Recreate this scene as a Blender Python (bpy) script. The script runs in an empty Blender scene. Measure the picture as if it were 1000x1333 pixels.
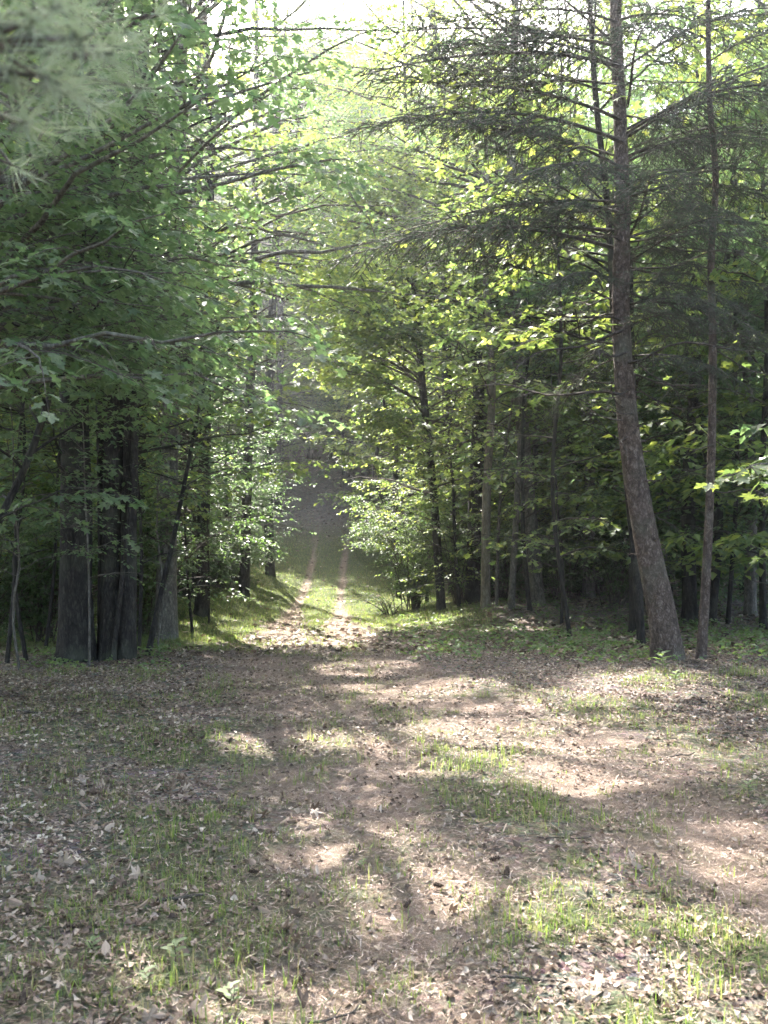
import bpy, math, time
import numpy as np
from mathutils import Matrix, Vector

T0 = time.time()
R = math.radians
S = bpy.context.scene
COL = S.collection
rng = np.random.default_rng(11)

# ------------------------------------------------------------------ camera, sky, sun, exposure
F_PX, CX, CY = 1200.0, 500.0, 666.5
EYE = 1.6
PITCH = math.atan((700.0 - CY) / F_PX)
cam = bpy.data.cameras.new("camera")
cam_ob = bpy.data.objects.new("camera", cam)
COL.objects.link(cam_ob)
S.camera = cam_ob
cam_ob.location = (0, 0, EYE)
cam_ob.rotation_euler = (R(90) + PITCH, 0, 0)
cam.sensor_fit = 'HORIZONTAL'
cam.sensor_width = 24.0
cam.lens = 24.0 * F_PX / 1000.0
cam.clip_start = 0.02
cam.clip_end = 2000
cam.dof.use_dof = True
cam.dof.focus_distance = 12.0
cam.dof.aperture_fstop = 5.0

SUN_EL, SUN_AZ = R(47.0), R(-17.0)          # azimuth measured from +Y towards +X
D = np.array([math.sin(SUN_AZ) * math.cos(SUN_EL), math.cos(SUN_AZ) * math.cos(SUN_EL), math.sin(SUN_EL)])
world = bpy.data.worlds.new("World")
S.world = world
world.use_nodes = True
wn = world.node_tree
wn.nodes.clear()
sky = wn.nodes.new('ShaderNodeTexSky')
sky.sky_type = 'NISHITA'
sky.sun_disc = False
sky.sun_elevation = SUN_EL
sky.sun_rotation = SUN_AZ
sky.dust_density = 5.0
sky.air_density = 0.9
sky.ozone_density = 0.9
bg = wn.nodes.new('ShaderNodeBackground')
bg.inputs[1].default_value = 0.15
wo = wn.nodes.new('ShaderNodeOutputWorld')
wn.links.new(sky.outputs[0], bg.inputs[0])
wn.links.new(bg.outputs[0], wo.inputs[0])

sun = bpy.data.lights.new("sun", 'SUN')
sun.energy = 3.7
sun.angle = R(0.5)
sun.color = (1.0, 0.95, 0.88)
sun_ob = bpy.data.objects.new("sun", sun)
COL.objects.link(sun_ob)
sun_ob.location = (0, 0, 40)
sun_ob.rotation_euler = Vector(D).to_track_quat('Z', 'Y').to_euler()

S.view_settings.view_transform = 'Standard'
S.view_settings.look = 'None'
S.view_settings.gamma = 1.0
S.view_settings.use_curve_mapping = False
S.view_settings.exposure = 3.5
S.render.engine = 'CYCLES'
cy = S.cycles
cy.max_bounces = 8
cy.diffuse_bounces = 4
cy.glossy_bounces = 2
cy.transmission_bounces = 5
cy.volume_bounces = 0
cy.transparent_max_bounces = 4
cy.sample_clamp_indirect = 4.0
cy.use_denoising = True
cy.caustics_reflective = False
cy.caustics_refractive = False
HAZE = 0.0011

# ------------------------------------------------------------------ small maths
def hashf(ix, iy, seed):
    v = np.sin(ix * 127.1 + iy * 311.7 + seed * 74.7) * 43758.5453
    return v - np.floor(v)

def vnoise(x, y, seed=0):
    x = np.asarray(x, float); y = np.asarray(y, float)
    ix = np.floor(x); iy = np.floor(y)
    fx = x - ix; fy = y - iy
    fx = fx * fx * (3 - 2 * fx); fy = fy * fy * (3 - 2 * fy)
    a = hashf(ix, iy, seed); b = hashf(ix + 1, iy, seed)
    c = hashf(ix, iy + 1, seed); d = hashf(ix + 1, iy + 1, seed)
    return (a * (1 - fx) + b * fx) * (1 - fy) + (c * (1 - fx) + d * fx) * fy

def fbm(x, y, seed=0, octv=3):
    s = 0; a = 0.5; t = 0
    for k in range(octv):
        s = s + a * vnoise(x * 2 ** k, y * 2 ** k, seed + k * 13); t += a; a *= 0.5
    return s / t

def sstep(a, b, x):
    t = np.clip((x - a) / (b - a), 0, 1)
    return t * t * (3 - 2 * t)

_py = np.array([-200, -30, -5, 0, 3, 8, 13, 20, 27, 33, 38, 42, 46, 52, 60, 75, 100, 160, 400, 900])
_pz = np.array([2, 0.5, 0.03, 0, 0, -.02, -.1, -.46, -.66, -.58, -.3, .3, 1.5, 3.7, 6.6, 11, 16, 22, 40, 60])
_fy = np.arange(-200, 900, 0.5)
_fz = np.interp(_fy, _py, _pz)
_k = np.hanning(13); _k /= _k.sum()
_fz = np.convolve(np.pad(_fz, 6, mode='edge'), _k, mode='valid')

def ground_base(x, y):
    return np.interp(y, _fy, _fz) + 0.10 * sstep(3.2, 6.0, np.abs(x - 0.6)) * sstep(6, 14, y) * (x > 0) + .45 * sstep(.4, 3.4, x) * sstep(18, 26, y) * (1 - sstep(36, 44, y)) + .55 * sstep(2.8, 5.2, -x) * sstep(17, 25, y) * (1 - sstep(36, 44, y))

def project(x, y, z):
    """point in the place -> pixel of the 1000 x 1333 photograph (used to lay out ground cover)"""
    c, s = math.cos(PITCH), math.sin(PITCH)
    dz = z - EYE
    yc = y * c + dz * s
    zc = -y * s + dz * c
    yc = np.where(np.abs(yc) < 1e-3, 1e-3, yc)
    return CX + F_PX * x / yc, CY - F_PX * zc / yc

def W(px, py, d):
    """the point at distance d (metres along +Y) seen at pixel px, py"""
    c, s = math.cos(PITCH), math.sin(PITCH)
    vx, vy, vz = (px - CX) / F_PX, 1.0, (CY - py) / F_PX
    wy = vy * c - vz * s
    wz = vy * s + vz * c
    return np.array([vx * d / wy, d, EYE + wz * d / wy])

def px_ground(px, py):
    c, s = math.cos(PITCH), math.sin(PITCH)
    vx, vy, vz = (px - CX) / F_PX, 1.0, (CY - py) / F_PX
    d = np.array([vx, vy * c - vz * s, vy * s + vz * c])
    t = np.arange(2.0, 120, 0.05)
    zz = EYE + d[2] * t - ground_base(d[0] * t, d[1] * t)
    i = np.argmax(zz < 0)
    return d[0] * t[i], d[1] * t[i]

def polydist(x, y, pts):
    best = np.full(np.shape(x), 1e9)
    for (ax, ay), (bx, by) in zip(pts[:-1], pts[1:]):
        dx, dy = bx - ax, by - ay
        t = np.clip(((x - ax) * dx + (y - ay) * dy) / (dx * dx + dy * dy), 0, 1)
        best = np.minimum(best, np.hypot(x - ax - t * dx, y - ay - t * dy))
    return best

RUT_L = [px_ground(*p) for p in [(413, 640), (411, 700), (405, 740), (385, 790), (360, 825), (352, 865), (420, 925), (450, 1000), (470, 1100), (480, 1200), (490, 1330)]]
RUT_R = [px_ground(*p) for p in [(452, 640), (452, 700), (447, 740), (443, 780), (447, 825), (480, 868), (560, 900), (660, 945), (780, 1000), (900, 1072), (1010, 1125)]]
MID = [px_ground(*p) for p in [(430, 640), (430, 700), (425, 740), (415, 790), (408, 830), (430, 880), (500, 930), (600, 1000), (700, 1060), (800, 1110), (860, 1180), (900, 1330)]]
RUT_L += [(RUT_L[-1][0], -20)]
RUT_R += [(RUT_R[-1][0] + 6, -20)]

def path_mask(x, y):
    n = fbm(x * 1.3, y * 0.9, 5)
    w = np.interp(y, [2, 10, 15, 22, 30, 48], [.55, .75, .75, .5, .17, .15]) * (0.4 + 1.1 * n)
    dl = polydist(x, y, RUT_L); dr = polydist(x, y, RUT_R)
    m = np.maximum(1 - sstep(w * 0.6, w * 1.4, dl), 1 - sstep(w * 0.6, w * 1.4, dr))
    return m * (1 - sstep(42, 50, y)) * np.where(y < 18, .45 + .55 * sstep(.35, .6, fbm(x * 2.3, y * 2.3, 17)), 1)

def ground_z(x, y):
    z = ground_base(x, y)
    fade = 1 - sstep(25, 60, y)
    z = z + (fbm(x * .9, y * .9, 3) - .5) * 0.10 + (fbm(x * 4, y * 4, 9) - .5) * 0.045 * fade
    return z - path_mask(x, y) * 0.05

def grass_mask(x, y):
    px, py = project(x, y, ground_base(x, y))
    pm = path_mask(x, y)
    xc = np.interp(y, [20, 27, 38, 46, 60], [-1.7, -1.9, -2.5, -2.65, -4.7])
    lush = np.where(x < -2.0, sstep(13.6, 15.5, y), sstep(17, 24, y)) * (1 - sstep(44, 50, y)) * (1 - sstep(4.6, 6.4, np.where(x < xc, xc - x - 0.6 * (y < 30), (x - xc) * 1.25)))
    n = fbm(x * 1.7, y * 1.7, 21); n2 = fbm(x * .6, y * .6, 33)
    near = sstep(.38, .62, n) * sstep(.28, .5, n2) * 0.95
    dm = polydist(x, y, MID)
    med = (1 - sstep(.45, 1.15, dm)) * sstep(.38, .64, fbm(x * 3.1, y * 2.6, 23)) * (y < 24)
    left = (1 - sstep(0.5, 1.2, np.abs((px - 330) / 230.))) * sstep(880, 960, py) * sstep(.3, .52, n) * .95
    return np.clip(np.maximum.reduce([lush, near * .5 * (py > 870), med * .85, left * .75]) * (1 - .93 * pm), 0, 1)

# ------------------------------------------------------------------ where the sun reaches the ground and the foliage
LIT = [  # px, py, rx, ry, strength
    (265, 822, 75, 22, 1), (330, 775, 50, 16, .8), (370, 740, 50, 12, 1), (430, 775, 90, 45, 1), (350, 822, 70, 22, 1), (450, 825, 60, 18, 1),
    (540, 800, 90, 28, .9), (660, 810, 90, 22, .7), (770, 800, 80, 22, .6), (600, 848, 60, 8, .5),
    (470, 866, 90, 9, .7), (560, 893, 120, 13, .85), (440, 893, 60, 8, .7), (700, 912, 90, 14, .8), (830, 900, 90, 22, .6), (330, 845, 60, 7, .6),
    (600, 945, 110, 16, .75), (720, 960, 120, 16, .8), (870, 945, 100, 22, .7),
    (345, 968, 105, 15, 1), (500, 957, 80, 14, .85), (650, 1003, 100, 24, .9), (760, 1012, 120, 22, .8), (900, 1020, 80, 18, .5),
    (400, 1090, 70, 36, .85), (510, 1075, 55, 60, .75), (560, 1140, 60, 35, .6), (950, 1100, 80, 40, 1), (830, 1075, 60, 14, .5),
    (470, 1175, 70, 32, .75), (600, 1195, 70, 34, .7), (760, 1195, 110, 45, .8), (900, 1235, 110, 38, .75), (300, 1300, 190, 60, .9), (560, 1320, 140, 70, .85), (800, 1330, 190, 75, .8),
    (100, 1310, 110, 50, .65), (170, 1240, 60, 20, .5), (700, 1250, 70, 22, .6), (480, 1250, 60, 20, .6), (950, 1340, 80, 60, .7), (60, 960, 60, 7, .2), (170, 1000, 70, 8, .25),
    (355, 690, 25, 5, .5), (350, 600, 30, 5, .5), (420, 668, 15, 4, .4),
]
SHADE = [(150, 852, 170, 13, 1), (560, 1030, 110, 22, .9), (430, 1016, 110, 24, 1), (730, 1110, 130, 24, .9), (640, 925, 100, 7, .6), (560, 870, 80, 6, .6), (900, 1170, 90, 18, .6),
         (150, 1080, 140, 90, .8), (130, 920, 160, 34, .8), (800, 1045, 110, 10, .5), (650, 1245, 120, 18, .5), (390, 1230, 70, 18, .4)]
GLOW = [  # foliage the sun reaches: centre, radius
    (W(470, 430, 27), 1.9), (W(520, 420, 26), 2.0), (W(560, 480, 25), 2.2), (W(600, 520, 25), 2.0), (W(520, 560, 26), 1.8), (W(560, 620, 25), 1.6), (W(610, 400, 25), 1.6),
    (W(640, 360, 26), 1.5), (W(560, 360, 26), 1.4), (W(700, 350, 14), .9), (W(600, 275, 14), 1.2), (W(690, 165, 14), .7), (W(680, 240, 14), .8), (W(850, 200, 15), .8),
    (W(700, 700, 20), .8), (W(560, 30, 16), 1.0), (W(440, 110, 16), 1.2), (W(345, 610, 26), 1.3), (W(400, 500, 30), 1.0), (W(290, 280, 11), .5), (W(410, 265, 12), .6),
    (W(640, 330, 16), 1.3), (W(740, 430, 18), 1.2), (W(700, 250, 17), 1.3), (W(770, 330, 18), 1.0), (W(860, 230, 17), 1.2), (W(950, 210, 17), 1.0), (W(640, 90, 16), 1.2), (W(520, 660, 26), 1.3), (W(520, 130, 25), .9), (W(740, 560, 17), .8), (W(655, 700, 22), .7), (W(850, 190, 17), .9),
]

def sun_open(P, glow=.9, lit=1.0):
    """how open to the sun the ray through P should be (0..1) judging by the ground it falls on and the boughs it passes"""
    x, y, z = P[:, 0], P[:, 1], P[:, 2]
    gx, gy = x.copy(), y.copy()
    for _ in range(4):
        t = (z - ground_base(gx, gy)) / D[2]
        gx, gy = x - t * D[0], y - t * D[1]
    px, py = project(gx, gy, ground_base(gx, gy))
    ok = (gy > 1.5) & (gy < 62) & (px > -150) & (px < 1150)
    m = np.zeros(len(P))
    for cx, cy_, rx, ry, s in LIT:
        q = ((px - cx) / rx) ** 2 + ((py - cy_) / ry) ** 2
        m = np.maximum(m, s * (1 - sstep(.55, 1.35, q)))
    for cx, cy_, rx, ry, s in SHADE:
        q = ((px - cx) / rx) ** 2 + ((py - cy_) / ry) ** 2
        m = m * (1 - s * (1 - sstep(.5, 1.3, q)))
    m = np.where(ok, m * lit, 0)
    for c, r in GLOW:
        d = P - c
        a = d @ D
        pr = np.linalg.norm(d - a[:, None] * D, axis=1)
        m = np.maximum(m, np.where(a > r * .8, 1 - sstep(r * .7, r * 1.15, pr), 0) * glow)
    return m

def sun_gap(P, glow=.9, lit=1.0):
    """True where a twig or leaf at P would close a gap through which the sun comes down; gaps run along the sun's rays"""
    t = P[:, 2] / D[2]
    u, v = P[:, 0] - t * D[0], P[:, 1] - t * D[1]
    q = np.clip((.65 * vnoise(u * 1.6, v * 1.1, 5) + .35 * vnoise(u * 4.3, v * 3.1, 8) - .5) * 1.5 + .5, .01, .97)
    m = sun_open(P, glow, lit)
    return q < m + .12 * sstep(.2, .6, m)

# ------------------------------------------------------------------ meshes
class MB:
    """collects triangles: vertices, faces, material index and a random value per vertex"""
    def __init__(self):
        self.v = []; self.f = []; self.m = []; self.r = []; self.n = 0
    def add(self, v, f, mat=0, rnd=0.5):
        v = np.asarray(v, float).reshape(-1, 3); f = np.asarray(f, int).reshape(-1, 3)
        if not len(v): return
        self.v.append(v); self.f.append(f + self.n); self.n += len(v)
        self.m.append(np.full(len(f), mat, int))
        self.r.append(np.broadcast_to(np.asarray(rnd, float), (len(v),)).copy())
    def mesh(self, name, mats, origin=(0, 0, 0), smooth=False):
        me = bpy.data.meshes.new(name)
        v = np.concatenate(self.v) - np.asarray(origin, float); f = np.concatenate(self.f)
        me.vertices.add(len(v)); me.vertices.foreach_set('co', v.astype('f4').ravel())
        me.loops.add(f.size); me.loops.foreach_set('vertex_index', f.astype('i4').ravel())
        me.polygons.add(len(f)); me.polygons.foreach_set('loop_start', np.arange(0, f.size, 3, dtype='i4'))
        me.polygons.foreach_set('material_index', np.concatenate(self.m).astype('i4'))
        me.polygons.foreach_set('use_smooth', np.full(len(f), smooth, dtype=bool))
        a = me.attributes.new('rnd', 'FLOAT', 'POINT'); a.data.foreach_set('value', np.concatenate(self.r).astype('f4'))
        for m in mats: me.materials.append(m)
        me.update(calc_edges=True)
        return me
    def build(self, name, mats, parent=None, origin=(0, 0, 0), smooth=False, loc=None):
        if not self.n: return None
        o = bpy.data.objects.new(name, self.mesh(name, mats, origin, smooth)); COL.objects.link(o)
        if parent is not None: o.parent = parent
        if loc is not None: o.location = loc
        return o

def link_mesh(name, me, parent=None, loc=(0, 0, 0)):
    o = bpy.data.objects.new(name, me); COL.objects.link(o); o.parent = parent; o.location = loc
    return o

def tag(o, label=None, cat=None, group=None, kind=None):
    for k, v in (('label', label), ('category', cat), ('group', group), ('kind', kind)):
        if v: o[k] = v
    return o

def empty(name, loc, rz=0.0, **k):
    o = bpy.data.objects.new(name, None); COL.objects.link(o)
    o.location = tuple(float(c) for c in loc); o.rotation_euler = (0, 0, rz); o.empty_display_size = .2
    return tag(o, **k)

def unit(a):
    return a / np.maximum(np.linalg.norm(a, axis=-1, keepdims=True), 1e-9)

def frames(d, up):
    """matrices whose columns are: along d, sideways, normal close to up"""
    x = unit(d); y = unit(np.cross(up, x)); z = np.cross(x, y)
    return np.stack([x, y, z], axis=-1)

def scatter(mb, tv, tf, pos, mats, scale, mat=0, rnd=None):
    """put template (tv, tf) at every pos with rotation matrices and scales"""
    n = len(pos)
    if n == 0: return
    sc = np.asarray(scale, float)
    if sc.ndim == 0: sc = np.full(n, float(sc))
    if sc.ndim == 1: sc = np.repeat(sc[:, None], 3, 1)
    V = np.einsum('nij,nkj->nki', mats, tv[None] * sc[:, None, :]) + pos[:, None, :]
    Fq = tf[None] + (np.arange(n) * len(tv))[:, None, None]
    r = rng.random(n) if rnd is None else np.asarray(rnd)
    mb.add(V.reshape(-1, 3), Fq.reshape(-1, 3), mat, np.repeat(r, len(tv)))

def resample(pts, rad, step):
    pts = np.asarray(pts, float); rad = np.asarray(rad, float)
    if len(pts) < 3: return pts, rad
    s = np.concatenate([[0], np.cumsum(np.linalg.norm(np.diff(pts, axis=0), axis=1))])
    n = max(3, int(s[-1] / step) + 1)
    q = np.linspace(0, s[-1], n)
    m = np.gradient(pts, s, axis=0)
    i = np.clip(np.searchsorted(s, q, side='right') - 1, 0, len(s) - 2)
    h = (s[i + 1] - s[i]); t = ((q - s[i]) / h)[:, None]; h = h[:, None]
    P = (2 * t**3 - 3 * t**2 + 1) * pts[i] + (t**3 - 2 * t**2 + t) * h * m[i] + (-2 * t**3 + 3 * t**2) * pts[i + 1] + (t**3 - t**2) * h * m[i + 1]
    return P, np.interp(q, s, rad)

def tube(mb, pts, rad, sides=5, mat=0, rnd=0.5, rough=0.0, seed=0, flare=0.0, cap=True):
    pts = np.asarray(pts, float); rad = np.asarray(rad, float); n = len(pts)
    t = unit(np.gradient(pts, axis=0))
    ref = np.array([0, 0, 1.0]) if abs(t[0, 2]) < .7 else np.array([1.0, 0, 0])
    u = unit(np.cross(np.broadcast_to(ref, t.shape), t)); w = np.cross(t, u)
    a = np.arange(sides) * 2 * math.pi / sides
    rr = np.repeat(rad[:, None], sides, 1)
    if rough > 0:
        h = np.concatenate([[0], np.cumsum(np.linalg.norm(np.diff(pts, axis=0), axis=1))])
        aa, hh = np.meshgrid(a, h)
        k = sides / (2 * math.pi)
        nn = (fbm(np.cos(aa) * 2.2 + 7 + seed, hh * 1.4 + np.sin(aa) * 2.2, seed, 3) - .5) * 2
        ridge = (hashf(np.floor(aa * k), np.floor(hh * 3 + hashf(np.floor(aa * k), 0, seed) * 5), seed) - .5)
        rr = rr * (1 + rough * nn + rough * .45 * ridge)
        if flare > 0:
            lob = .55 + .45 * np.sin(aa * 5 + seed) * np.sin(aa * 2 + seed * 2)
            rr = rr * (1 + flare * lob * np.exp(-hh / .22))
    V = pts[:, None] + rr[..., None] * (np.cos(a)[None, :, None] * u[:, None] + np.sin(a)[None, :, None] * w[:, None])
    i = np.arange(n - 1)[:, None] * sides; j = np.arange(sides)[None]; j2 = (j + 1) % sides
    A, B, C_, E = i + j, i + j2, i + sides + j2, i + sides + j
    Fq = np.concatenate([np.stack([A, B, C_], -1).reshape(-1, 3), np.stack([A, C_, E], -1).reshape(-1, 3)])
    mb.add(V.reshape(-1, 3), Fq, mat, rnd)

def tubes3(mb, P, rad, mat=0):
    """many thin three-sided twigs at once: P is (n, k, 3), rad is (n, k)"""
    if len(P) == 0: return
    n, k, _ = P.shape
    t = unit(np.gradient(P, axis=1))
    ref = np.zeros_like(t); ref[..., 2] = 1
    ref[np.abs(t[..., 2]) > .9] = (1, 0, 0)
    u = unit(np.cross(ref, t)); w = np.cross(t, u)
    a = np.array([0, 2.094, 4.189])
    V = P[:, :, None] + rad[:, :, None, None] * (np.cos(a)[None, None, :, None] * u[:, :, None] + np.sin(a)[None, None, :, None] * w[:, :, None])
    f = []
    for i in range(k - 1):
        for j in range(3):
            j2 = (j + 1) % 3
            f += [(i * 3 + j, i * 3 + j2, (i + 1) * 3 + j2), (i * 3 + j, (i + 1) * 3 + j2, (i + 1) * 3 + j)]
    f = np.array(f)
    Fq = f[None] + (np.arange(n) * k * 3)[:, None, None]
    mb.add(V.reshape(-1, 3), Fq.reshape(-1, 3), mat)

# leaf templates, lying in XY, base at the origin, tip at x = 1
def fan(outline, c, fold=.18, droop=.12):
    o = np.array(outline, float)
    v = np.vstack([[c, 0], o]); x, y = v[:, 0], v[:, 1]
    z = fold * np.abs(y) - droop * x ** 2 - .25 * np.maximum(np.abs(y) - .3, 0)
    n = len(o)
    f = [(0, 1 + i, 1 + (i + 1) % n) for i in range(n)]
    return np.column_stack([x, y, z]), np.array(f)
_h = [(.0, 0), (-.10, .16), (.06, .40), (.16, .22), (.30, .34), (.42, .58), (.58, .40), (.54, .16), (.74, .24), (1.0, 0)]
MAPLE_A = fan(_h + [(x, -y) for x, y in _h[-2:0:-1]], .28)
_h = [(.0, 0), (-.06, .20), (.10, .48), (.26, .20), (.44, .40), (.66, .50), (.60, .14), (1.0, 0)]
MAPLE_B = fan(_h + [(x, -y) for x, y in _h[-2:0:-1]], .30, .22, .25)
def six(fold=.2, droop=.15):
    v = np.array([(0, 0), (.04, .45), (.30, .15), (.66, .46), (1, 0), (.66, -.46), (.30, -.15), (.04, -.45)])
    z = fold * np.abs(v[:, 1]) - droop * v[:, 0] ** 2
    return np.column_stack([v, z]), np.array([(0, 2, 1), (2, 4, 3), (0, 4, 2), (0, 7, 6), (6, 5, 4), (0, 6, 4)])
MAPLE_C = six()
KITE = (np.array([(0, 0, 0), (.42, .36, .07), (1, 0, -.1), (.42, -.36, .07)]), np.array([(0, 2, 1), (0, 3, 2)]))
OVAL = (np.array([(0, 0, 0), (.3, .27, .05), (.7, .24, .02), (1, 0, -.08), (.7, -.24, .02), (.3, -.27, .05)]), np.array([(0, 3, 2), (0, 2, 1), (0, 4, 3), (0, 5, 4)]))
NEEDLE = (np.array([(0, 0, 0), (.5, .06, .03), (1, 0, -.03), (.5, -.06, .03)]), np.array([(0, 2, 1), (0, 3, 2)]))

# ------------------------------------------------------------------ materials
def mat_new(name):
    m = bpy.data.materials.new(name); m.use_nodes = True
    nt = m.node_tree; nt.nodes.clear()
    out = nt.nodes.new('ShaderNodeOutputMaterial')
    return m, nt, out
def nd(nt, t, **k):
    n = nt.nodes.new(t)
    for a, b in k.items(): setattr(n, a, b)
    return n
def ramp(nt, src, stops):
    r = nd(nt, 'ShaderNodeValToRGB'); e = r.color_ramp.elements
    while len(e) < len(stops): e.new(.5)
    for q, (p, c) in zip(e, stops): q.position = p; q.color = (*c, 1)
    nt.links.new(src, r.inputs[0])
    return r.outputs[0]

def leaf_mat(name, refl, trans, mix=.5, rough=.5, spec=.4):
    m, nt, out = mat_new(name); L = nt.links.new
    at = nd(nt, 'ShaderNodeAttribute', attribute_name='rnd')
    oi = nd(nt, 'ShaderNodeObjectInfo')
    ad = nd(nt, 'ShaderNodeMath', operation='MULTIPLY_ADD'); ad.inputs[1].default_value = .75
    sc = nd(nt, 'ShaderNodeMath', operation='MULTIPLY'); sc.inputs[1].default_value = .25
    L(oi.outputs['Random'], sc.inputs[0]); L(at.outputs['Fac'], ad.inputs[0]); L(sc.outputs[0], ad.inputs[2])
    p = nd(nt, 'ShaderNodeBsdfPrincipled'); p.inputs['Roughness'].default_value = rough
    p.inputs['Specular IOR Level'].default_value = spec
    L(ramp(nt, ad.outputs[0], refl), p.inputs['Base Color'])
    t = nd(nt, 'ShaderNodeBsdfTranslucent'); L(ramp(nt, ad.outputs[0], trans), t.inputs[0])
    mx = nd(nt, 'ShaderNodeMixShader'); mx.inputs[0].default_value = mix
    L(p.outputs[0], mx.inputs[1]); L(t.outputs[0], mx.inputs[2]); L(mx.outputs[0], out.inputs[0])
    return m

def bark_mat(name, c1, c2, c3, sx=14., sz=3., bump=.6):
    m, nt, out = mat_new(name); L = nt.links.new
    tc = nd(nt, 'ShaderNodeTexCoord'); mp = nd(nt, 'ShaderNodeMapping'); mp.inputs['Scale'].default_value = (sx, sx, sz)
    L(tc.outputs['Object'], mp.inputs[0])
    n1 = nd(nt, 'ShaderNodeTexNoise'); n1.inputs['Scale'].default_value = 1; n1.inputs['Detail'].default_value = 6; n1.inputs['Distortion'].default_value = .6
    L(mp.outputs[0], n1.inputs[0])
    n2 = nd(nt, 'ShaderNodeTexVoronoi', feature='DISTANCE_TO_EDGE'); n2.inputs['Scale'].default_value = 1.6
    dn = nd(nt, 'ShaderNodeTexNoise'); dn.inputs['Scale'].default_value = .8; dn.inputs['Detail'].default_value = 4; L(mp.outputs[0], dn.inputs[0])
    vm = nd(nt, 'ShaderNodeVectorMath', operation='MULTIPLY_ADD'); vm.inputs[1].default_value = (2.2, 2.2, 2.2); L(dn.outputs['Color'], vm.inputs[0]); L(mp.outputs[0], vm.inputs[2]); L(vm.outputs[0], n2.inputs[0])
    n3 = nd(nt, 'ShaderNodeTexNoise'); n3.inputs['Scale'].default_value = 1.7; n3.inputs['Detail'].default_value = 3
    L(tc.outputs['Object'], n3.inputs[0])
    a = nd(nt, 'ShaderNodeMath', operation='MULTIPLY'); L(n1.outputs[0], a.inputs[0])
    cl = nd(nt, 'ShaderNodeMapRange'); cl.inputs[2].default_value = .25; L(n2.outputs['Distance'], cl.inputs[0]); cl.inputs[3].default_value = .68; cl.inputs[4].default_value = 1.12
    L(cl.outputs[0], a.inputs[1])
    col = ramp(nt, a.outputs[0], [(.22, c1), (.48, c2), (.72, c3)])
    mossy = nd(nt, 'ShaderNodeMix', data_type='RGBA'); mr = nd(nt, 'ShaderNodeMapRange')
    L(n3.outputs[0], mr.inputs[0]); mr.inputs[1].default_value = .52; mr.inputs[2].default_value = .72; mr.inputs[4].default_value = .45
    L(mr.outputs[0], mossy.inputs[0]); L(col, mossy.inputs[6]); mossy.inputs[7].default_value = (.13, .14, .10, 1)
    p = nd(nt, 'ShaderNodeBsdfPrincipled'); p.inputs['Roughness'].default_value = .9; p.inputs['Specular IOR Level'].default_value = .2
    L(mossy.outputs[2], p.inputs['Base Color'])
    b = nd(nt, 'ShaderNodeBump'); b.inputs['Strength'].default_value = min(1, bump * 1.5); b.inputs['Distance'].default_value = .03
    L(a.outputs[0], b.inputs['Height']); L(b.outputs[0], p.inputs['Normal']); L(p.outputs[0], out.inputs[0])
    return m

def simple_rnd(name, stops, rough=.85, spec=.2, trans=0.0):
    m, nt, out = mat_new(name); L = nt.links.new
    at = nd(nt, 'ShaderNodeAttribute', attribute_name='rnd')
    p = nd(nt, 'ShaderNodeBsdfPrincipled'); p.inputs['Roughness'].default_value = rough; p.inputs['Specular IOR Level'].default_value = spec
    tc = nd(nt, 'ShaderNodeTexCoord'); n = nd(nt, 'ShaderNodeTexNoise'); n.inputs['Scale'].default_value = 45; n.inputs['Detail'].default_value = 2
    L(tc.outputs['Object'], n.inputs[0])
    c = ramp(nt, at.outputs['Fac'], stops)
    mx = nd(nt, 'ShaderNodeMix', data_type='RGBA', blend_type='MULTIPLY'); mx.inputs[0].default_value = .7
    L(c, mx.inputs[6]); L(ramp(nt, n.outputs[0], [(.3, (.55, .52, .5)), (.6, (1.1, 1.1, 1.1))]), mx.inputs[7])
    L(mx.outputs[2], p.inputs['Base Color'])
    if trans > 0:
        t = nd(nt, 'ShaderNodeBsdfTranslucent'); L(mx.outputs[2], t.inputs[0])
        ms = nd(nt, 'ShaderNodeMixShader'); ms.inputs[0].default_value = trans
        L(p.outputs[0], ms.inputs[1]); L(t.outputs[0], ms.inputs[2]); L(ms.outputs[0], out.inputs[0])
    else:
        L(p.outputs[0], out.inputs[0])
    return m

M_MAPLE = leaf_mat('maple_leaf', [(0, (.06, .098, .048)), (.6, (.085, .125, .06)), (1, (.12, .15, .07))], [(0, (.17, .28, .07)), (.6, (.32, .42, .09)), (1, (.52, .56, .09))])
M_BROAD = leaf_mat('broad_leaf', [(0, (.055, .088, .05)), (1, (.095, .125, .07))], [(0, (.12, .23, .08)), (1, (.24, .35, .12))], .45)
M_DARK = leaf_mat('dark_leaf', [(0, (.04, .065, .035)), (1, (.07, .10, .05))], [(0, (.07, .15, .03)), (1, (.16, .26, .05))], .4)
M_SHRUB = leaf_mat('shrub_leaf', [(0, (.06, .11, .045)), (1, (.11, .16, .07))], [(0, (.15, .27, .06)), (1, (.28, .38, .09))], .45)
M_NEEDLE = leaf_mat('spruce_needle', [(0, (.025, .055, .026)), (1, (.05, .09, .04))], [(0, (.03, .07, .02)), (1, (.07, .12, .03))], .2, .5, .15)
M_PINE = leaf_mat('pine_needle', [(0, (.15, .19, .13)), (1, (.30, .33, .26))], [(0, (.14, .20, .10)), (1, (.25, .31, .18))], .35, .7, .15)
M_GRASS = leaf_mat('grass_blade', [(0, (.07, .115, .04)), (.5, (.115, .155, .055)), (.72, (.20, .19, .10)), (1, (.36, .30, .19))], [(0, (.16, .28, .045)), (.5, (.29, .40, .07)), (.72, (.27, .26, .10)), (1, (.3, .25, .13))], .45)
M_COVER = leaf_mat('cover_leaf', [(0, (.08, .125, .05)), (1, (.17, .20, .11))], [(0, (.15, .28, .05)), (1, (.28, .38, .08))], .4)
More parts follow.
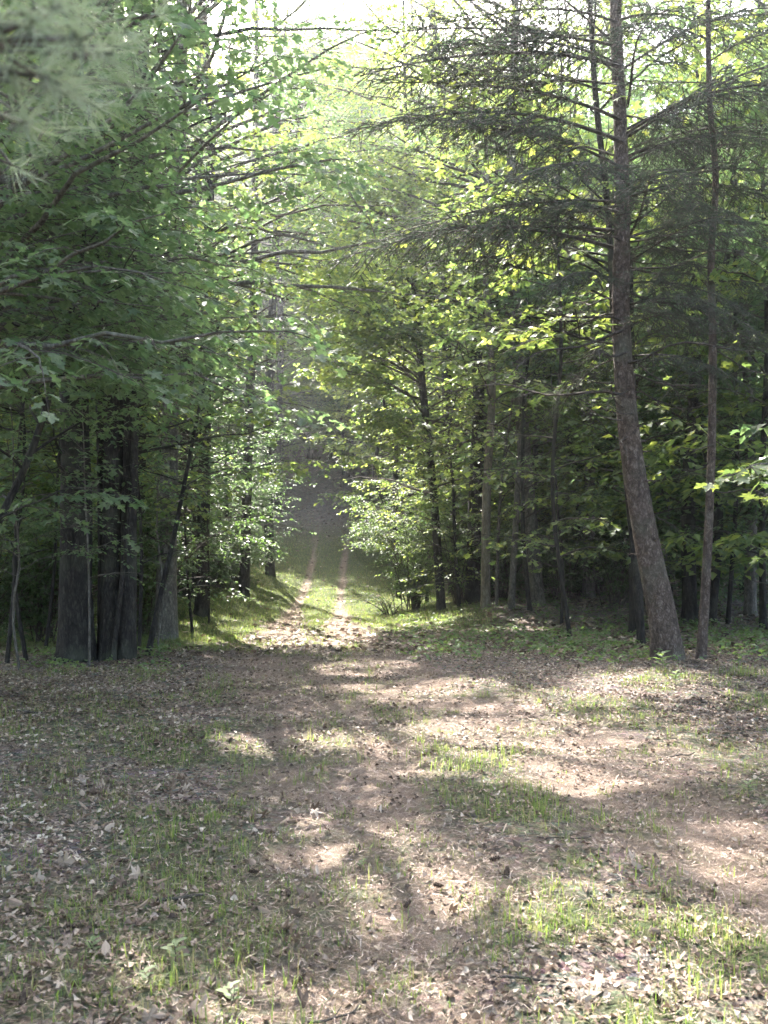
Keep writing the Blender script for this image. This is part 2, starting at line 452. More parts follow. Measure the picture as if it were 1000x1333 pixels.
M_DARKBARK = bark_mat('dark_bark', (.010, .009, .008), (.032, .028, .025), (.065, .058, .05), 20, 5.5)
M_GREYBARK = bark_mat('grey_bark', (.05, .045, .038), (.12, .108, .092), (.20, .185, .16), 15, 6, .5)
M_SPRUCEBARK = bark_mat('spruce_bark', (.035, .025, .02), (.10, .074, .06), (.19, .155, .13), 15, 9, .9)
M_PALEBARK = bark_mat('pale_bark', (.08, .065, .048), (.17, .145, .115), (.25, .22, .18), 11, 3.5, .4)
M_TWIG = bark_mat('twig_bark', (.03, .025, .02), (.07, .058, .048), (.12, .10, .085), 30, 30, .2)
M_LITTER = simple_rnd('dead_leaf', [(0, (.05, .033, .023)), (.3, (.135, .093, .067)), (.6, (.25, .185, .14)), (.85, (.38, .305, .24)), (1, (.52, .45, .37))], .6, .3, .2)
M_STRAW = simple_rnd('dry_needle', [(0, (.09, .055, .042)), (.5, (.30, .21, .16)), (1, (.56, .46, .385))], .8, .2)
M_CONE = simple_rnd('cone_scale', [(0, (.035, .022, .016)), (1, (.12, .085, .06))], .8, .2)

def ground_mat():
    m, nt, out = mat_new('forest_floor'); L = nt.links.new
    tc = nd(nt, 'ShaderNodeTexCoord')
    def noise(s, det=5, dist=0, stretch=None):
        n = nd(nt, 'ShaderNodeTexNoise'); n.inputs['Scale'].default_value = s; n.inputs['Detail'].default_value = det; n.inputs['Distortion'].default_value = dist
        L(tc.outputs['Object'], n.inputs[0]); return n.outputs[0]
    pm = nd(nt, 'ShaderNodeAttribute', attribute_name='path'); gm = nd(nt, 'ShaderNodeAttribute', attribute_name='grass')
    n1, n2, n3 = noise(28, 8, 1.5), noise(7, 5, .5), noise(140, 3, 2)
    v = nd(nt, 'ShaderNodeTexVoronoi'); v.inputs['Scale'].default_value = 22; v.inputs['Randomness'].default_value = 1; L(tc.outputs['Object'], v.inputs[0])
    litter = ramp(nt, n1, [(.3, (.05, .034, .025)), (.45, (.155, .11, .08)), (.58, (.26, .20, .15)), (.72, (.39, .32, .26))])
    vm = nd(nt, 'ShaderNodeMix', data_type='RGBA', blend_type='OVERLAY'); vm.inputs[0].default_value = .35; L(litter, vm.inputs[6]); L(v.outputs['Color'], vm.inputs[7])
    ds = nd(nt, 'ShaderNodeHueSaturation'); ds.inputs['Saturation'].default_value = .6; L(vm.outputs[2], ds.inputs['Color'])
    path = ramp(nt, n3, [(.3, (.12, .08, .063)), (.5, (.29, .215, .17)), (.7, (.47, .39, .33))])
    turf = ramp(nt, n1, [(.3, (.04, .06, .018)), (.55, (.085, .12, .03)), (.75, (.15, .15, .06))])
    a = nd(nt, 'ShaderNodeMix', data_type='RGBA'); L(pm.outputs['Fac'], a.inputs[0]); L(ds.outputs[0], a.inputs[6]); L(path, a.inputs[7])
    b = nd(nt, 'ShaderNodeMix', data_type='RGBA'); gs = nd(nt, 'ShaderNodeMath', operation='MULTIPLY'); gs.inputs[1].default_value = .85
    L(gm.outputs['Fac'], gs.inputs[0]); L(gs.outputs[0], b.inputs[0]); L(a.outputs[2], b.inputs[6]); L(turf, b.inputs[7])
    c = nd(nt, 'ShaderNodeMix', data_type='RGBA', blend_type='MULTIPLY'); c.inputs[0].default_value = .6
    L(b.outputs[2], c.inputs[6]); L(ramp(nt, n2, [(.3, (.6, .58, .55)), (.65, (1.15, 1.12, 1.1))]), c.inputs[7])
    p = nd(nt, 'ShaderNodeBsdfPrincipled'); p.inputs['Roughness'].default_value = .95; p.inputs['Specular IOR Level'].default_value = .15
    L(c.outputs[2], p.inputs['Base Color'])
    bp = nd(nt, 'ShaderNodeBump'); bp.inputs['Strength'].default_value = .9; bp.inputs['Distance'].default_value = .05
    h = nd(nt, 'ShaderNodeMath', operation='MULTIPLY_ADD'); L(n1, h.inputs[0]); h.inputs[1].default_value = 1; L(n3, h.inputs[2])
    L(h.outputs[0], bp.inputs['Height']); L(bp.outputs[0], p.inputs['Normal']); L(p.outputs[0], out.inputs[0])
    return m
M_GROUND = ground_mat()

# ------------------------------------------------------------------ ground
def axis(a, b, step, far, grow):
    p = list(np.arange(a, b, step)); s = step; q = p[-1]; r = []
    while q < far: s *= grow; q += s; r.append(q)
    return p, r
px_, rx_ = axis(-8, 8, .16, 170, 1.1)
xs = np.array(sorted([-v for v in rx_] + px_ + rx_))
py_, ry_ = axis(1, 16, .13, 300, 1.05)
_, back = axis(-1, 0, .2, 60, 1.25)
ys = np.array(sorted([1 - v - .1 for v in back] + py_ + ry_))
GX, GY = np.meshgrid(xs, ys)
GZ = ground_z(GX, GY)
nx, ny = len(xs), len(ys)
i = np.arange(ny - 1)[:, None] * nx + np.arange(nx - 1)[None]
gf = np.concatenate([np.stack([i, i + 1, i + nx + 1], -1).reshape(-1, 3), np.stack([i, i + nx + 1, i + nx], -1).reshape(-1, 3)])
g = MB(); g.add(np.column_stack([GX.ravel(), GY.ravel(), GZ.ravel()]), gf)
ground = g.build('ground', [M_GROUND], smooth=True)
tag(ground, label='leaf strewn forest floor with a two-rut grassy track climbing a wooded hill', kind='structure')
for nm, fn in (('path', path_mask), ('grass', grass_mask)):
    at = ground.data.attributes.new(nm, 'FLOAT', 'POINT'); at.data.foreach_set('value', np.clip(fn(GX, GY), 0, 1).ravel().astype('f4'))

def gz(x, y):
    return ground_z(np.asarray(x, float), np.asarray(y, float))

def sample_ground(n, y0, y1, power, margin=1.15):
    """random ground points in view, thinning with distance"""
    u = rng.random(n); y = (y0 ** power + u * (y1 ** power - y0 ** power)) ** (1 / power)
    x = (rng.random(n) * 2 - 1) * (.43 * margin * y + .3)
    return x, y

def rand_frames(n, tilt, up=None):
    a = rng.random(n) * 2 * math.pi
    u = np.column_stack([rng.normal(0, tilt, n), rng.normal(0, tilt, n), np.ones(n)])
    d = np.column_stack([np.cos(a), np.sin(a), np.zeros(n)])
    d = d - (d * unit(u)).sum(1, keepdims=True) * unit(u)
    return frames(d, unit(u))

# dead leaves
def curled(seed, curl, twist, wid):
    r = np.random.default_rng(seed)
    o = np.array([(0, 0), (.18, .26), (.42, .40), (.70, .30), (1, 0), (.72, -.30), (.40, -.40), (.16, -.26)]) * (1, wid) + r.normal(0, .05, (8, 2))
    v = np.vstack([[.45, 0], o]); x, y = v[:, 0], v[:, 1]
    z = curl * y ** 2 * 2 + twist * (x - .5) * y * 2 + .35 * abs(curl) * (x - .5) ** 2 + r.normal(0, .04, 9)
    return np.column_stack([x - .5, y * (1 - .3 * abs(curl)), z]), np.array([(0, 1 + k, 1 + (k + 1) % 8) for k in range(8)])
CURLS = [curled(1, .5, .2, 1), curled(2, 1.1, -.3, .8), curled(3, -.6, .4, 1.1), curled(4, .2, .5, .7), curled(5, -1.0, -.2, .9), curled(6, .8, .6, 1.2)]

BENT = [(np.array([(-.5, 0, 0), (-.05, .38, a), (.5, 0, b), (.05, -.38, a)]), np.array([(0, 2, 1), (0, 3, 2)])) for a, b in ((.18, 0), (-.14, .12), (.3, -.1))]
lit = MB()
x, y = sample_ground(105000, 2.3, 16, 1.1)
pm, gm = path_mask(x, y), grass_mask(x, y)
px, py = project(x, y, ground_base(x, y))
dens = np.clip(.22 + .75 * fbm(x * .8, y * .8, 44) + .35 * (x < -1.5) + .3 * (x > 2.5) * (y > 7), 0, 1) * (1 - .6 * pm) * (1 - .4 * gm)
dens = np.where(fbm(x * 2.5, y * 2.5, 71) > .40, dens, dens * .35)
k = rng.random(len(x)) < dens
x, y = x[k], y[k]
which = rng.integers(0, 6, len(x))
shade_r = np.clip(rng.beta(1.7, 1.75, len(x)) * .98 + (fbm(x * 1.2, y * 1.2, 61) - .5) * .5, 0, 1)
for q in range(6):
    w = which == q; n = int(w.sum())
    near = (y[w] < 7)
    P = np.column_stack([x[w], y[w], gz(x[w], y[w]) + rng.uniform(.004, .022, n)])
    fr = rand_frames(n, .28); sc_ = rng.uniform(.018, .05, n) * np.where(near, .85, 1.15); f_ = y[w] > 6.5; rs = shade_r[w]
    scatter(lit, *CURLS[q], P[~f_], fr[~f_], sc_[~f_], 0, rs[~f_])
    scatter(lit, *BENT[q % 3], P[f_], fr[f_], sc_[f_], 0, rs[f_])
x, y = sample_ground(52000, 14, 62, 1.0)
pm, gm = path_mask(x, y), grass_mask(x, y)
k = rng.random(len(x)) < (1 - .6 * pm) * (1 - .93 * gm) * np.where(y < 22, .9, .55)
x, y = x[k], y[k]; n = len(x)
P = np.column_stack([x, y, gz(x, y) + rng.uniform(.01, .04, n)])
scatter(lit, KITE[0] - (.5, 0, 0), KITE[1], P, rand_frames(n, .35), rng.uniform(.08, .14, n) * (1 + y / 60), 0, rng.beta(1.5, 2.2, n))
tag(lit.build('leaf_litter', [M_LITTER]), label='dry brown and pale grey fallen leaves covering the forest floor', cat='leaf litter', kind='stuff')

# dry needles and straw
st = MB()
x, y = sample_ground(210000, 2.3, 18, 1.05)
pm = path_mask(x, y); k = rng.random(len(x)) < np.clip(.35 + .85 * pm, 0, 1)
x, y = x[k], y[k]; n = len(x)
P = np.column_stack([x, y, gz(x, y) + rng.uniform(.002, .014, n)])
tri = (np.array([(-.5, -.5, 0), (-.5, .5, 0), (.5, 0, .0)]), np.array([(0, 1, 2)]))
scatter(st, *tri, P, rand_frames(n, .22), np.column_stack([rng.uniform(.025, .075, n), rng.uniform(.0014, .0034, n) * (1 + y / 14), np.ones(n)]), 0)
tag(st.build('pine_straw', [M_STRAW]), label='reddish dry needles and straw strewn along the worn wheel tracks', cat='pine straw', kind='stuff')

# grass
gr = MB()
def blades(x, y, h, w, seg, bend=.5, lo=0, hi=1):
    n = len(x)
    a = rng.random(n) * 2 * math.pi; b = rng.normal(0, bend, n)
    dx, dy = np.cos(a), np.sin(a)
    base = np.column_stack([x, y, gz(x, y) - .005])
    side = np.column_stack([-dy, dx, 0 * a]) * (w * .5)[:, None]
    lean = np.column_stack([dx, dy, 0 * a]) * (b * h)[:, None]
    up = np.column_stack([0 * h, 0 * h, h])
    r = rng.random(n) * (hi - lo) + lo
    if seg == 1:
        V = np.stack([base - side, base + side, base + lean + up * np.clip(1 - .3 * np.abs(b), .4, 1)[:, None]], 1)
        f = np.array([(0, 1, 2)])
    else:
        m = base + lean * .3 + up * .55
        V = np.stack([base - side, base + side, m - side * .8, m + side * .8, base + lean + up * np.clip(1 - .45 * np.abs(b), .35, 1)[:, None]], 1)
        f = np.array([(0, 1, 3), (0, 3, 2), (2, 3, 4)])
    kk = V.shape[1]
    F_ = f[None] + (np.arange(n) * kk)[:, None, None]
    gr.add(V.reshape(-1, 3), F_.reshape(-1, 3), 0, np.repeat(r, kk))
# tufts near the camera
x, y = sample_ground(22000, 2.3, 18, 1.2)
gm = grass_mask(x, y); k = rng.random(len(x)) < gm * .9 + .012
x, y = x[k], y[k]
cnt = rng.integers(3, 13, len(x))
X = np.repeat(x, cnt) + rng.normal(0, .028, cnt.sum()); Y = np.repeat(y, cnt) + rng.normal(0, .028, cnt.sum())
hh = np.repeat(rng.gamma(3, .015, len(x)) + .018, cnt) * rng.uniform(.35, 1.3, len(X))
blades(X, Y, hh, rng.uniform(.002, .0042, len(X)) * (1 + Y / 12), 3, .75)
x, y = sample_ground(52000, 2.3, 18, 1.25)
gm = grass_mask(x, y); k = rng.random(len(x)) < gm * .75 + .03
x, y = x[k], y[k]
blades(x, y, rng.uniform(.015, .06, len(x)), rng.uniform(.003, .006, len(x)) * (1 + y / 14), 1, .8, .1)
# lawn farther on
x, y = sample_ground(220000, 14, 52, 1.15)
gm = grass_mask(x, y); k = rng.random(len(x)) < gm
x, y = x[k], y[k]
blades(x, y, rng.uniform(.05, .13, len(x)), rng.uniform(.008, .014, len(x)) * (.5 + y / 36), 1, .5, 0, .93)
# bigger clumps at a few places
for cx_, cy2, nb, hmx in ((970, 880, 160, .2), (990, 915, 90, .15), (540 + 400, 900, 40, .1), (560, 975, 90, .1), (610, 1000, 110, .13), (705, 1050, 90, .13), (245, 1130, 70, .1), (265, 1275, 60, .12), (335, 1240, 80, .13),
                         (690, 1215, 80, .1), (600, 1165, 80, .07), (850, 1140, 70, .1), (25, 1135, 60, .12), (915, 1270, 60, .11), (820, 890, 60, .1), (865, 880, 50, .12), (520, 1290, 50, .08), (740, 1190, 60, .1)):
    ax, ay = px_ground(cx_, cy2)
    X = ax + rng.normal(0, .07 + ay * .006, nb); Y = ay + rng.normal(0, .09 + ay * .01, nb)
    blades(X, Y, rng.uniform(.3, .95, nb) * hmx, rng.uniform(.0025, .005, nb) * (1 + ay / 14), 3, .55, 0, .85)
tag(gr.build('grass', [M_GRASS]), label='green grass, sparse tufts near by and a lush strip along the track', cat='grass', kind='stuff')

# low leafy ground cover under the trees
gc = MB()
x, y = sample_ground(60000, 11, 40, 1.0, 1.1)
px, py = project(x, y, ground_base(x, y))
c1 = sstep(470, 600, px) * sstep(762, 780, py) * (1 - sstep(845, 875, py)) * (1 - .7 * grass_mask(x, y))
c2 = (1 - sstep(195, 240, px)) * sstep(790, 800, py) * (1 - sstep(862, 885, py)) * .8
dn = np.maximum(c1, c2) * sstep(.32, .58, fbm(x * 1.1, y * 1.1, 90))
k = rng.random(len(x)) < dn * .36
x, y = x[k], y[k]; n = len(x); k5 = 3
X = np.repeat(x, k5) + rng.normal(0, .05, n * k5); Y = np.repeat(y, k5) + rng.normal(0, .05, n * k5)
P = np.column_stack([X, Y, gz(X, Y) + rng.uniform(.02, .15, n * k5) * np.repeat(fbm(x, y, 8), k5) * 1.6])
scatter(gc, *KITE, P, rand_frames(n * k5, .45), rng.uniform(.05, .10, n * k5), 0)
tag(gc.build('ground_cover', [M_COVER]), label='low leafy seedlings and weeds growing under the trees', cat='ground cover', kind='stuff')

# larger single dead leaves as pieces of the floor
leaf_meshes = []
for q in range(6):
    tv, tf = (MAPLE_B, MAPLE_A, OVAL)[q % 3]
    rr_ = np.random.default_rng(q + 40); v = tv.copy(); v[:, 0] -= .5
    ang = rr_.uniform(.5, 1.6) * rr_.choice([-1, 1])
    v[:, 2] = np.sin(v[:, 1] * 2.2) * np.abs(v[:, 1]) * ang * .9 + .5 * v[:, 0] ** 2 * rr_.uniform(-.3, 1) + rr_.normal(0, .05, len(v)); v[:, 1] *= rr_.uniform(.55, .85)
    for r_ in (.25, .45, .62, .8):
        b = MB(); b.add(v, tf, 0, np.clip(r_ + rr_.normal(0, .08, len(v)), 0, 1)); leaf_meshes.append(b.mesh('fallen_leaf', [M_LITTER]))
n = 260
x, y = sample_ground(2600, 2.5, 6.5, 1.4, .98)
k = (rng.random(len(x)) < (1 - .8 * path_mask(x, y)) * (.35 + .65 * (x < -.3)))
x, y = x[k][:n], y[k][:n]; n = len(x)
FR = rand_frames(n, .4); ZZ = gz(x, y)
for q in range(n):
    o = link_mesh('fallen_leaf', leaf_meshes[int(rng.integers(0, 24))], ground)
    o.matrix_basis = Matrix.Translation((x[q], y[q], ZZ[q] + .022)) @ Matrix(FR[q].tolist()).to_4x4() @ Matrix.Scale(float(rng.uniform(.045, .08)), 4)

# ------------------------------------------------------------------ deciduous trees
def rot2(v, a):
    c, s = np.cos(a), np.sin(a)
    return np.stack([v[..., 0] * c - v[..., 1] * s, v[..., 0] * s + v[..., 1] * c, v[..., 2]], -1)

def foliage(br_pts, br_t0=.25, twig_gap=.22, twig_len=.9, sub_gap=.16, sub_len=.32, leaf_gap=.07, leaf=.10, droop=.25, prune=True, r=None, flat=.16, glow=.9, lit=1.0):
    """twigs and leaves along the branches; returns twig polylines and leaf frames"""
    r = r or rng
    TW = []; SB = []
    for pts in br_pts:
        L = np.linalg.norm(np.diff(pts, axis=0), axis=1).sum()
        n = max(2, int(L * (1 - br_t0) / twig_gap))
        t = np.linspace(br_t0, .995, n) + r.uniform(-.3, .3, n) / n; t = np.clip(t, 0, 1)
        s = np.linspace(0, 1, len(pts))
        p = np.stack([np.interp(t, s, pts[:, k]) for k in range(3)], 1)
        hd = unit(np.stack([np.interp(t, s, np.gradient(pts[:, k])) for k in range(3)], 1))
        side = np.where(np.arange(n) % 2 == 0, 1, -1) * np.radians(r.uniform(35, 65, n))
        side[-1] = 0
        d = rot2(hd, side); d[:, 2] = d[:, 2] * .5 + r.normal(.0, flat, n); d = unit(d)
        ln = twig_len * (1.15 - .65 * t) * r.uniform(.6, 1.25, n)
        q = np.linspace(0, 1, 4)[None, :, None]
        P = p[:, None] + d[:, None] * ln[:, None, None] * q
        P[..., 2] -= (droop * ln[:, None] * q[..., 0] ** 2)
        TW.append(P)
    TW = np.concatenate(TW)
    if prune:
        TW = TW[~(sun_gap(TW.mean(1), glow, lit) & sun_gap(TW[:, -1], glow, lit))]
    if len(TW) == 0: return TW, TW, None
    # sub-twigs
    n = len(TW); ln = np.linalg.norm(TW[:, -1] - TW[:, 0], axis=1)
    m = max(2, int(twig_len / sub_gap))
    t = np.clip(np.linspace(.15, 1, m)[None] + r.uniform(-.5, .5, (n, m)) / m, 0, 1)
    idx = t * 3; i0 = np.minimum(idx.astype(int), 2); fr = (idx - i0)[..., None]
    ar = np.arange(n)[:, None]
    p = TW[ar, i0] * (1 - fr) + TW[ar, i0 + 1] * fr
    hd = unit(TW[ar, i0 + 1] - TW[ar, i0])
    side = np.where(np.arange(m) % 2 == 0, 1, -1)[None] * np.radians(r.uniform(30, 70, (n, m))); side[:, -1] = 0
    d = rot2(hd, side); d[..., 2] = d[..., 2] * .6 + r.normal(0, flat, (n, m)); d = unit(d)
    l2 = sub_len * r.uniform(.5, 1.3, (n, m))
    q = np.linspace(0, 1, 3)
    SB = p[:, :, None] + d[:, :, None] * (l2[..., None] * q)[..., None]
    SB[..., 2] -= droop * l2[..., None] * q ** 2
    SB = SB.reshape(-1, 3, 3); d = d.reshape(-1, 3)
    # leaves
    k = max(2, int(sub_len / leaf_gap))
    t = (np.arange(k) + .6) / k
    a = np.linspace(0, 1, 3)
    lp = np.stack([SB[:, 0] * (1 - tt) + SB[:, 2] * tt for tt in t], 1)       # (N,k,3)
    N = len(SB)
    LP = np.concatenate([lp, lp], 1).reshape(-1, 3)
    sg = np.concatenate([np.ones(k), -np.ones(k)])[None].repeat(N, 0)
    ang = sg * np.radians(r.uniform(25, 85, (N, 2 * k)))
    ang[:, k - 1] *= .2
    hd = np.repeat(d[:, None], 2 * k, 1)
    ld = rot2(hd, ang); ld[..., 2] = r.normal(-.32, .28, (N, 2 * k)); ld = unit(ld.reshape(-1, 3))
    up = np.column_stack([r.normal(0, .28, len(ld)), r.normal(0, .28, len(ld)), np.ones(len(ld))])
    LP = LP + ld * r.uniform(.15, .5, (len(ld), 1)) * leaf
    sc = leaf * r.uniform(.6, 1.2, len(ld))
    keep = r.random(len(ld)) < .9
    if prune: keep &= ~sun_gap(LP, glow, lit)
    return TW, SB, (LP[keep], ld[keep], unit(up[keep]), sc[keep])

def limbs(trunk, trad, h0, h1, n, length, el0=25, el1=-5, r=None, az=None, shape='round', forks=True):
    """main branches leaving a trunk polyline"""
    r = r or rng
    out = []
    z = trunk[:, 2] - trunk[0, 2]
    hs = np.linspace(h0, h1, n) + r.uniform(-.4, .4, n) * (h1 - h0) / n
    a = r.uniform(0, 6.28)
    for j, h in enumerate(hs):
        u = (h - h0) / max(h1 - h0, .01); u = min(max(u, 0), 1)
        p0 = np.array([np.interp(h, z, trunk[:, k]) for k in range(3)])
        r0 = float(np.interp(h, z, trad))
        a += 2.4 + r.normal(0, .35)
        aa = a if az is None else az[0] + r.uniform(-1, 1) * az[1]
        L = length * {'round': (1 - .75 * u ** 1.6) * (.75 + .5 * min(u * 3, 1)), 'cone': 1.05 - .85 * u, 'flat': 1.0}[shape] * r.uniform(.75, 1.2)
        e0, e1 = R(el0 + 25 * u + r.normal(0, 6)), R(el1 + 35 * u + r.normal(0, 6))
        m = 9; pts = [p0]; st_ = L / (m - 1)
        for q in range(m - 1):
            t = q / (m - 2); e = e0 * (1 - t) + e1 * t
            aa += r.normal(0, .15); e += r.normal(0, .09)
            pts.append(pts[-1] + st_ * np.array([math.cos(aa) * math.cos(e), math.sin(aa) * math.cos(e), math.sin(e)]))
        rad = min(r0 * .45, .009 * L + .005) * (1 - .85 * np.linspace(0, 1, m))
        pts = np.array(pts); out.append((pts, rad))
        if L > 1.9 and forks:
            i_ = int(r.integers(2, 5)); sgn = r.choice([-1, 1]); hd = unit(pts[i_ + 1] - pts[i_]); h2 = rot2(hd, sgn * r.uniform(.5, .95)); h2[2] += r.normal(0, .12)
            L2 = L * r.uniform(.35, .6); f = [pts[i_]]
            for q in range(5):
                h2 = unit(rot2(h2, r.normal(0, .12)) + np.array([0, 0, r.normal(-.02, .06)])); f.append(f[-1] + h2 * L2 / 5)
            out.append((np.array(f), rad[i_] * .7 * (1 - .8 * np.linspace(0, 1, 6))))
    return out

def leaf_objects(tree, base, fol, n_max, min_px, leaf_template_meshes):
    """the largest leaves in view become parts of their own; returns which are left for the crown"""
    LP, ld, up, sc = fol
    px, py = project(LP[:, 0], LP[:, 1], LP[:, 2])
    size = F_PX * sc / np.maximum(LP[:, 1], .5)
    inview = (LP[:, 1] > .5) & (px > -5) & (px < 1005) & (py > -5) & (py < 1338) & (size > min_px)
    idx = np.nonzero(inview)[0]
    idx = idx[np.argsort(-size[idx])][:n_max]
    Mx = frames(ld[idx], up[idx])
    for q, i_ in enumerate(idx):
        o = link_mesh('leaf', leaf_template_meshes[int(rng.integers(0, len(leaf_template_meshes)))], tree)
        o.matrix_basis = Matrix.Translation((LP[i_] - base).tolist()) @ Matrix(Mx[q].tolist()).to_4x4() @ Matrix.Scale(float(sc[i_]), 4)
    rest = np.ones(len(LP), bool); rest[idx] = False
    return rest

MAPLE_OBJ, MAPLE_OBJ_COOL = [], []
for T in (MAPLE_A, MAPLE_B):
    for r_ in (.1, .4, .65, .9):
        for lst_, m_ in ((MAPLE_OBJ, M_MAPLE), (MAPLE_OBJ_COOL, M_BROAD)):
            b = MB(); b.add(T[0], T[1], 0, r_); lst_.append(b.mesh('maple_leaf', [m_]))

def add_leaves(mb, fol, tmpl, mat, mask=None):
    LP, ld, up, sc = fol
    if mask is not None: LP, ld, up, sc = LP[mask], ld[mask], up[mask], sc[mask]
    ts = tmpl if isinstance(tmpl, list) else [tmpl]
    w = rng.integers(0, len(ts), len(LP))
    for q, T in enumerate(ts):
        s = w == q
        scatter(mb, *T, LP[s], frames(ld[s], up[s]), sc[s], mat)

def tree(name, label, cat, trunk_px=None, trunk_w=None, rad=(.2, .1), bark=None, limb_args=None, fol_args=None, tmpl=MAPLE_C, leafmat=None,
         group=None, sides=12, rough=.05, flare=.35, parts=True, big=0, min_px=10, step=.35, extra=None, extra_limbs=None):
    base = np.array(trunk_w[0], float)
    base[2] = float(gz(base[0], base[1]))
    P = np.array(trunk_w, float); P[0] = base; P[0, 2] -= .12
    root = empty(name, base, label=label, cat=cat, group=group)
    pts, rr = resample(P, np.interp(np.linspace(0, 1, len(P)), np.linspace(0, 1, len(rad)), rad), step)
    tb = MB(); tube(tb, pts, rr, sides, 0, rough=rough, seed=float(rng.integers(0, 50)), flare=flare)
    tb.build('trunk', [bark or M_DARKBARK], root, base, True)
    brs = []
    for la in (limb_args if isinstance(limb_args, list) else [limb_args]):
        if la: brs += limbs(pts, rr, **la)
    if fol_args and fol_args.get('prune', True):
        kept = []
        for bp, br_ in brs:
            gp = sun_gap(bp, fol_args.get('glow', .9), fol_args.get('lit', 1.0)); ok_ = np.nonzero(~gp)[0]
            if gp[2:].mean() > .7 or len(ok_) == 0 or ok_[-1] < 2: continue
            kept.append((bp[:ok_[-1] + 1], br_[:ok_[-1] + 1]))
        brs = kept
    if extra_limbs: brs += extra_limbs
    cb = MB()
    for bp, brad in brs:
        if parts:
            b = MB(); tube(b, bp, brad, 5, 0, rough=.02); b.build('branch', [bark or M_DARKBARK], root, base, True)
        else:
            tube(cb, bp, brad, 4, 1)
    if fol_args is not None and brs:
        TW, SB, fol = foliage([b[0] for b in brs], **fol_args)[:3]
        if fol is not None and len(TW):
            tubes3(cb, TW, np.linspace(.006, .0025, 4)[None].repeat(len(TW), 0), 1)
            tubes3(cb, SB[:, [0, 2]], np.array([[.0022, .0012]]).repeat(len(SB), 0), 1)
            mask = leaf_objects(root, base, fol, big, min_px, MAPLE_OBJ_COOL if leafmat is M_BROAD else MAPLE_OBJ) if big else None
            add_leaves(cb, fol, tmpl, 0, mask)
    if cb.n:
        c = cb.build('crown', [leafmat or M_MAPLE, M_TWIG], root, base); c['kind'] = 'stuff'
    return root, pts, rr

def vert(px, d, top, lean=0.0, wob=.15):
    """a nearly straight trunk rising at pixel column px, distance d, to height top"""
    x = (px - CX) / F_PX * d; n = 6
    z = np.linspace(0, top, n)
    return [(x + lean * t + (rng.normal(0, wob) if i_ else 0), d + (rng.normal(0, wob) if i_ else 0), zz) for i_, (t, zz) in enumerate(zip(np.linspace(0, 1, n), z))]

FULL = dict(twig_gap=.24, twig_len=.95, sub_gap=.2, sub_len=.34, leaf_gap=.10, leaf=.115)
A = [MAPLE_A, MAPLE_B]
# --- left of the track
tree('forked_tree', 'thick dark single trunk at the left, nearest the track end, with dead lower limbs', 'tree', trunk_w=[W(98, 852, 13), W(99, 700, 13), W(97, 520, 13), W(92, 300, 13.1), W(90, 60, 13.2), W(95, -300, 13.4), W(100, -900, 13.5)],
     rad=(.235, .215, .20, .185, .17, .15, .05), limb_args=[dict(h0=2.2, h1=6.5, n=14, length=2.6, el0=5, el1=10, shape='flat'), dict(h0=6, h1=17.5, n=30, length=4.4)],
     fol_args=dict(FULL, leaf=.11, sub_gap=.24, leaf_gap=.12), tmpl=MAPLE_C, leafmat=M_BROAD, sides=26, rough=.12, step=.12, flare=.75)
root, pts, rr = tree('clump_tree', 'dark clump of three fused stems beside the thick left trunk', 'tree', trunk_w=[W(145, 853, 13.1), W(146, 720, 13.1), W(150, 560, 13.1), W(148, 380, 13.2), W(140, 100, 13.3), W(130, -500, 13.4)],
     rad=(.16, .15, .14, .13, .12, .05), limb_args=[dict(h0=2.6, h1=6.5, n=12, length=2.4, el0=10, el1=12, shape='flat'), dict(h0=6.5, h1=14, n=22, length=4.2)],
     fol_args=dict(FULL, leaf=.11, sub_gap=.24, leaf_gap=.12), tmpl=MAPLE_C, leafmat=M_BROAD, sides=20, rough=.14, step=.15, flare=.7)
for pp, w0 in (([W(166, 853, 13.0), W(168, 700, 13.0), W(172, 520, 13), W(178, 300, 13.1), W(190, 0, 13.2)], (.12, .11, .10, .09, .07)), ([W(134, 850, 13.25), W(134, 700, 13.3), W(130, 500, 13.5), W(124, 200, 13.6)], (.08, .07, .07, .06)),
               ([W(148, 853, 12.85), W(158, 760, 12.85), W(170, 640, 12.85), W(176, 480, 12.9)], (.035, .03, .03, .02))):
    p2, r2 = resample(np.array(pp), np.interp(np.linspace(0, 1, len(pp)), np.linspace(0, 1, len(w0)), w0), .15); p2[0, 2] -= .1
    b = MB(); tube(b, p2, r2, 16, 0, rough=.1, seed=3, flare=.3); b.build('stem', [M_DARKBARK], root, np.array(root.location), True)
tree('maple_tree', 'brown trunk behind the triple clump, by the grass edge', 'tree', trunk_w=[W(216, 822, 17), W(218, 700, 17), W(222, 560, 17), W(228, 380, 17), W(235, 100, 17), W(240, -400, 17)],
     rad=(.22, .17, .155, .14, .12, .04), bark=M_GREYBARK, limb_args=[dict(h0=1.8, h1=6, n=20, length=2.5, el0=25, el1=5, shape='flat'), dict(h0=6, h1=15, n=24, length=4.6), dict(h0=6.5, h1=14, n=24, length=6.4, az=(.1, .6), el0=12, el1=3, shape='flat')],
     fol_args=dict(FULL, sub_gap=.22, leaf_gap=.11), leafmat=M_MAPLE, sides=16, step=.2)
tree('sapling', 'slim dark sapling leaning right at the grass edge', 'sapling', trunk_w=[W(190, 848, 13.6), W(208, 780, 13.7), W(225, 705, 13.8), W(236, 650, 13.9), W(262, 520, 14), W(285, 420, 14)],
     rad=(.045, .035, .02), limb_args=dict(h0=2.0, h1=4.6, n=12, length=1.5, el0=25), fol_args=dict(FULL, twig_len=.6, leaf=.075), tmpl=OVAL, leafmat=M_BROAD, sides=8)
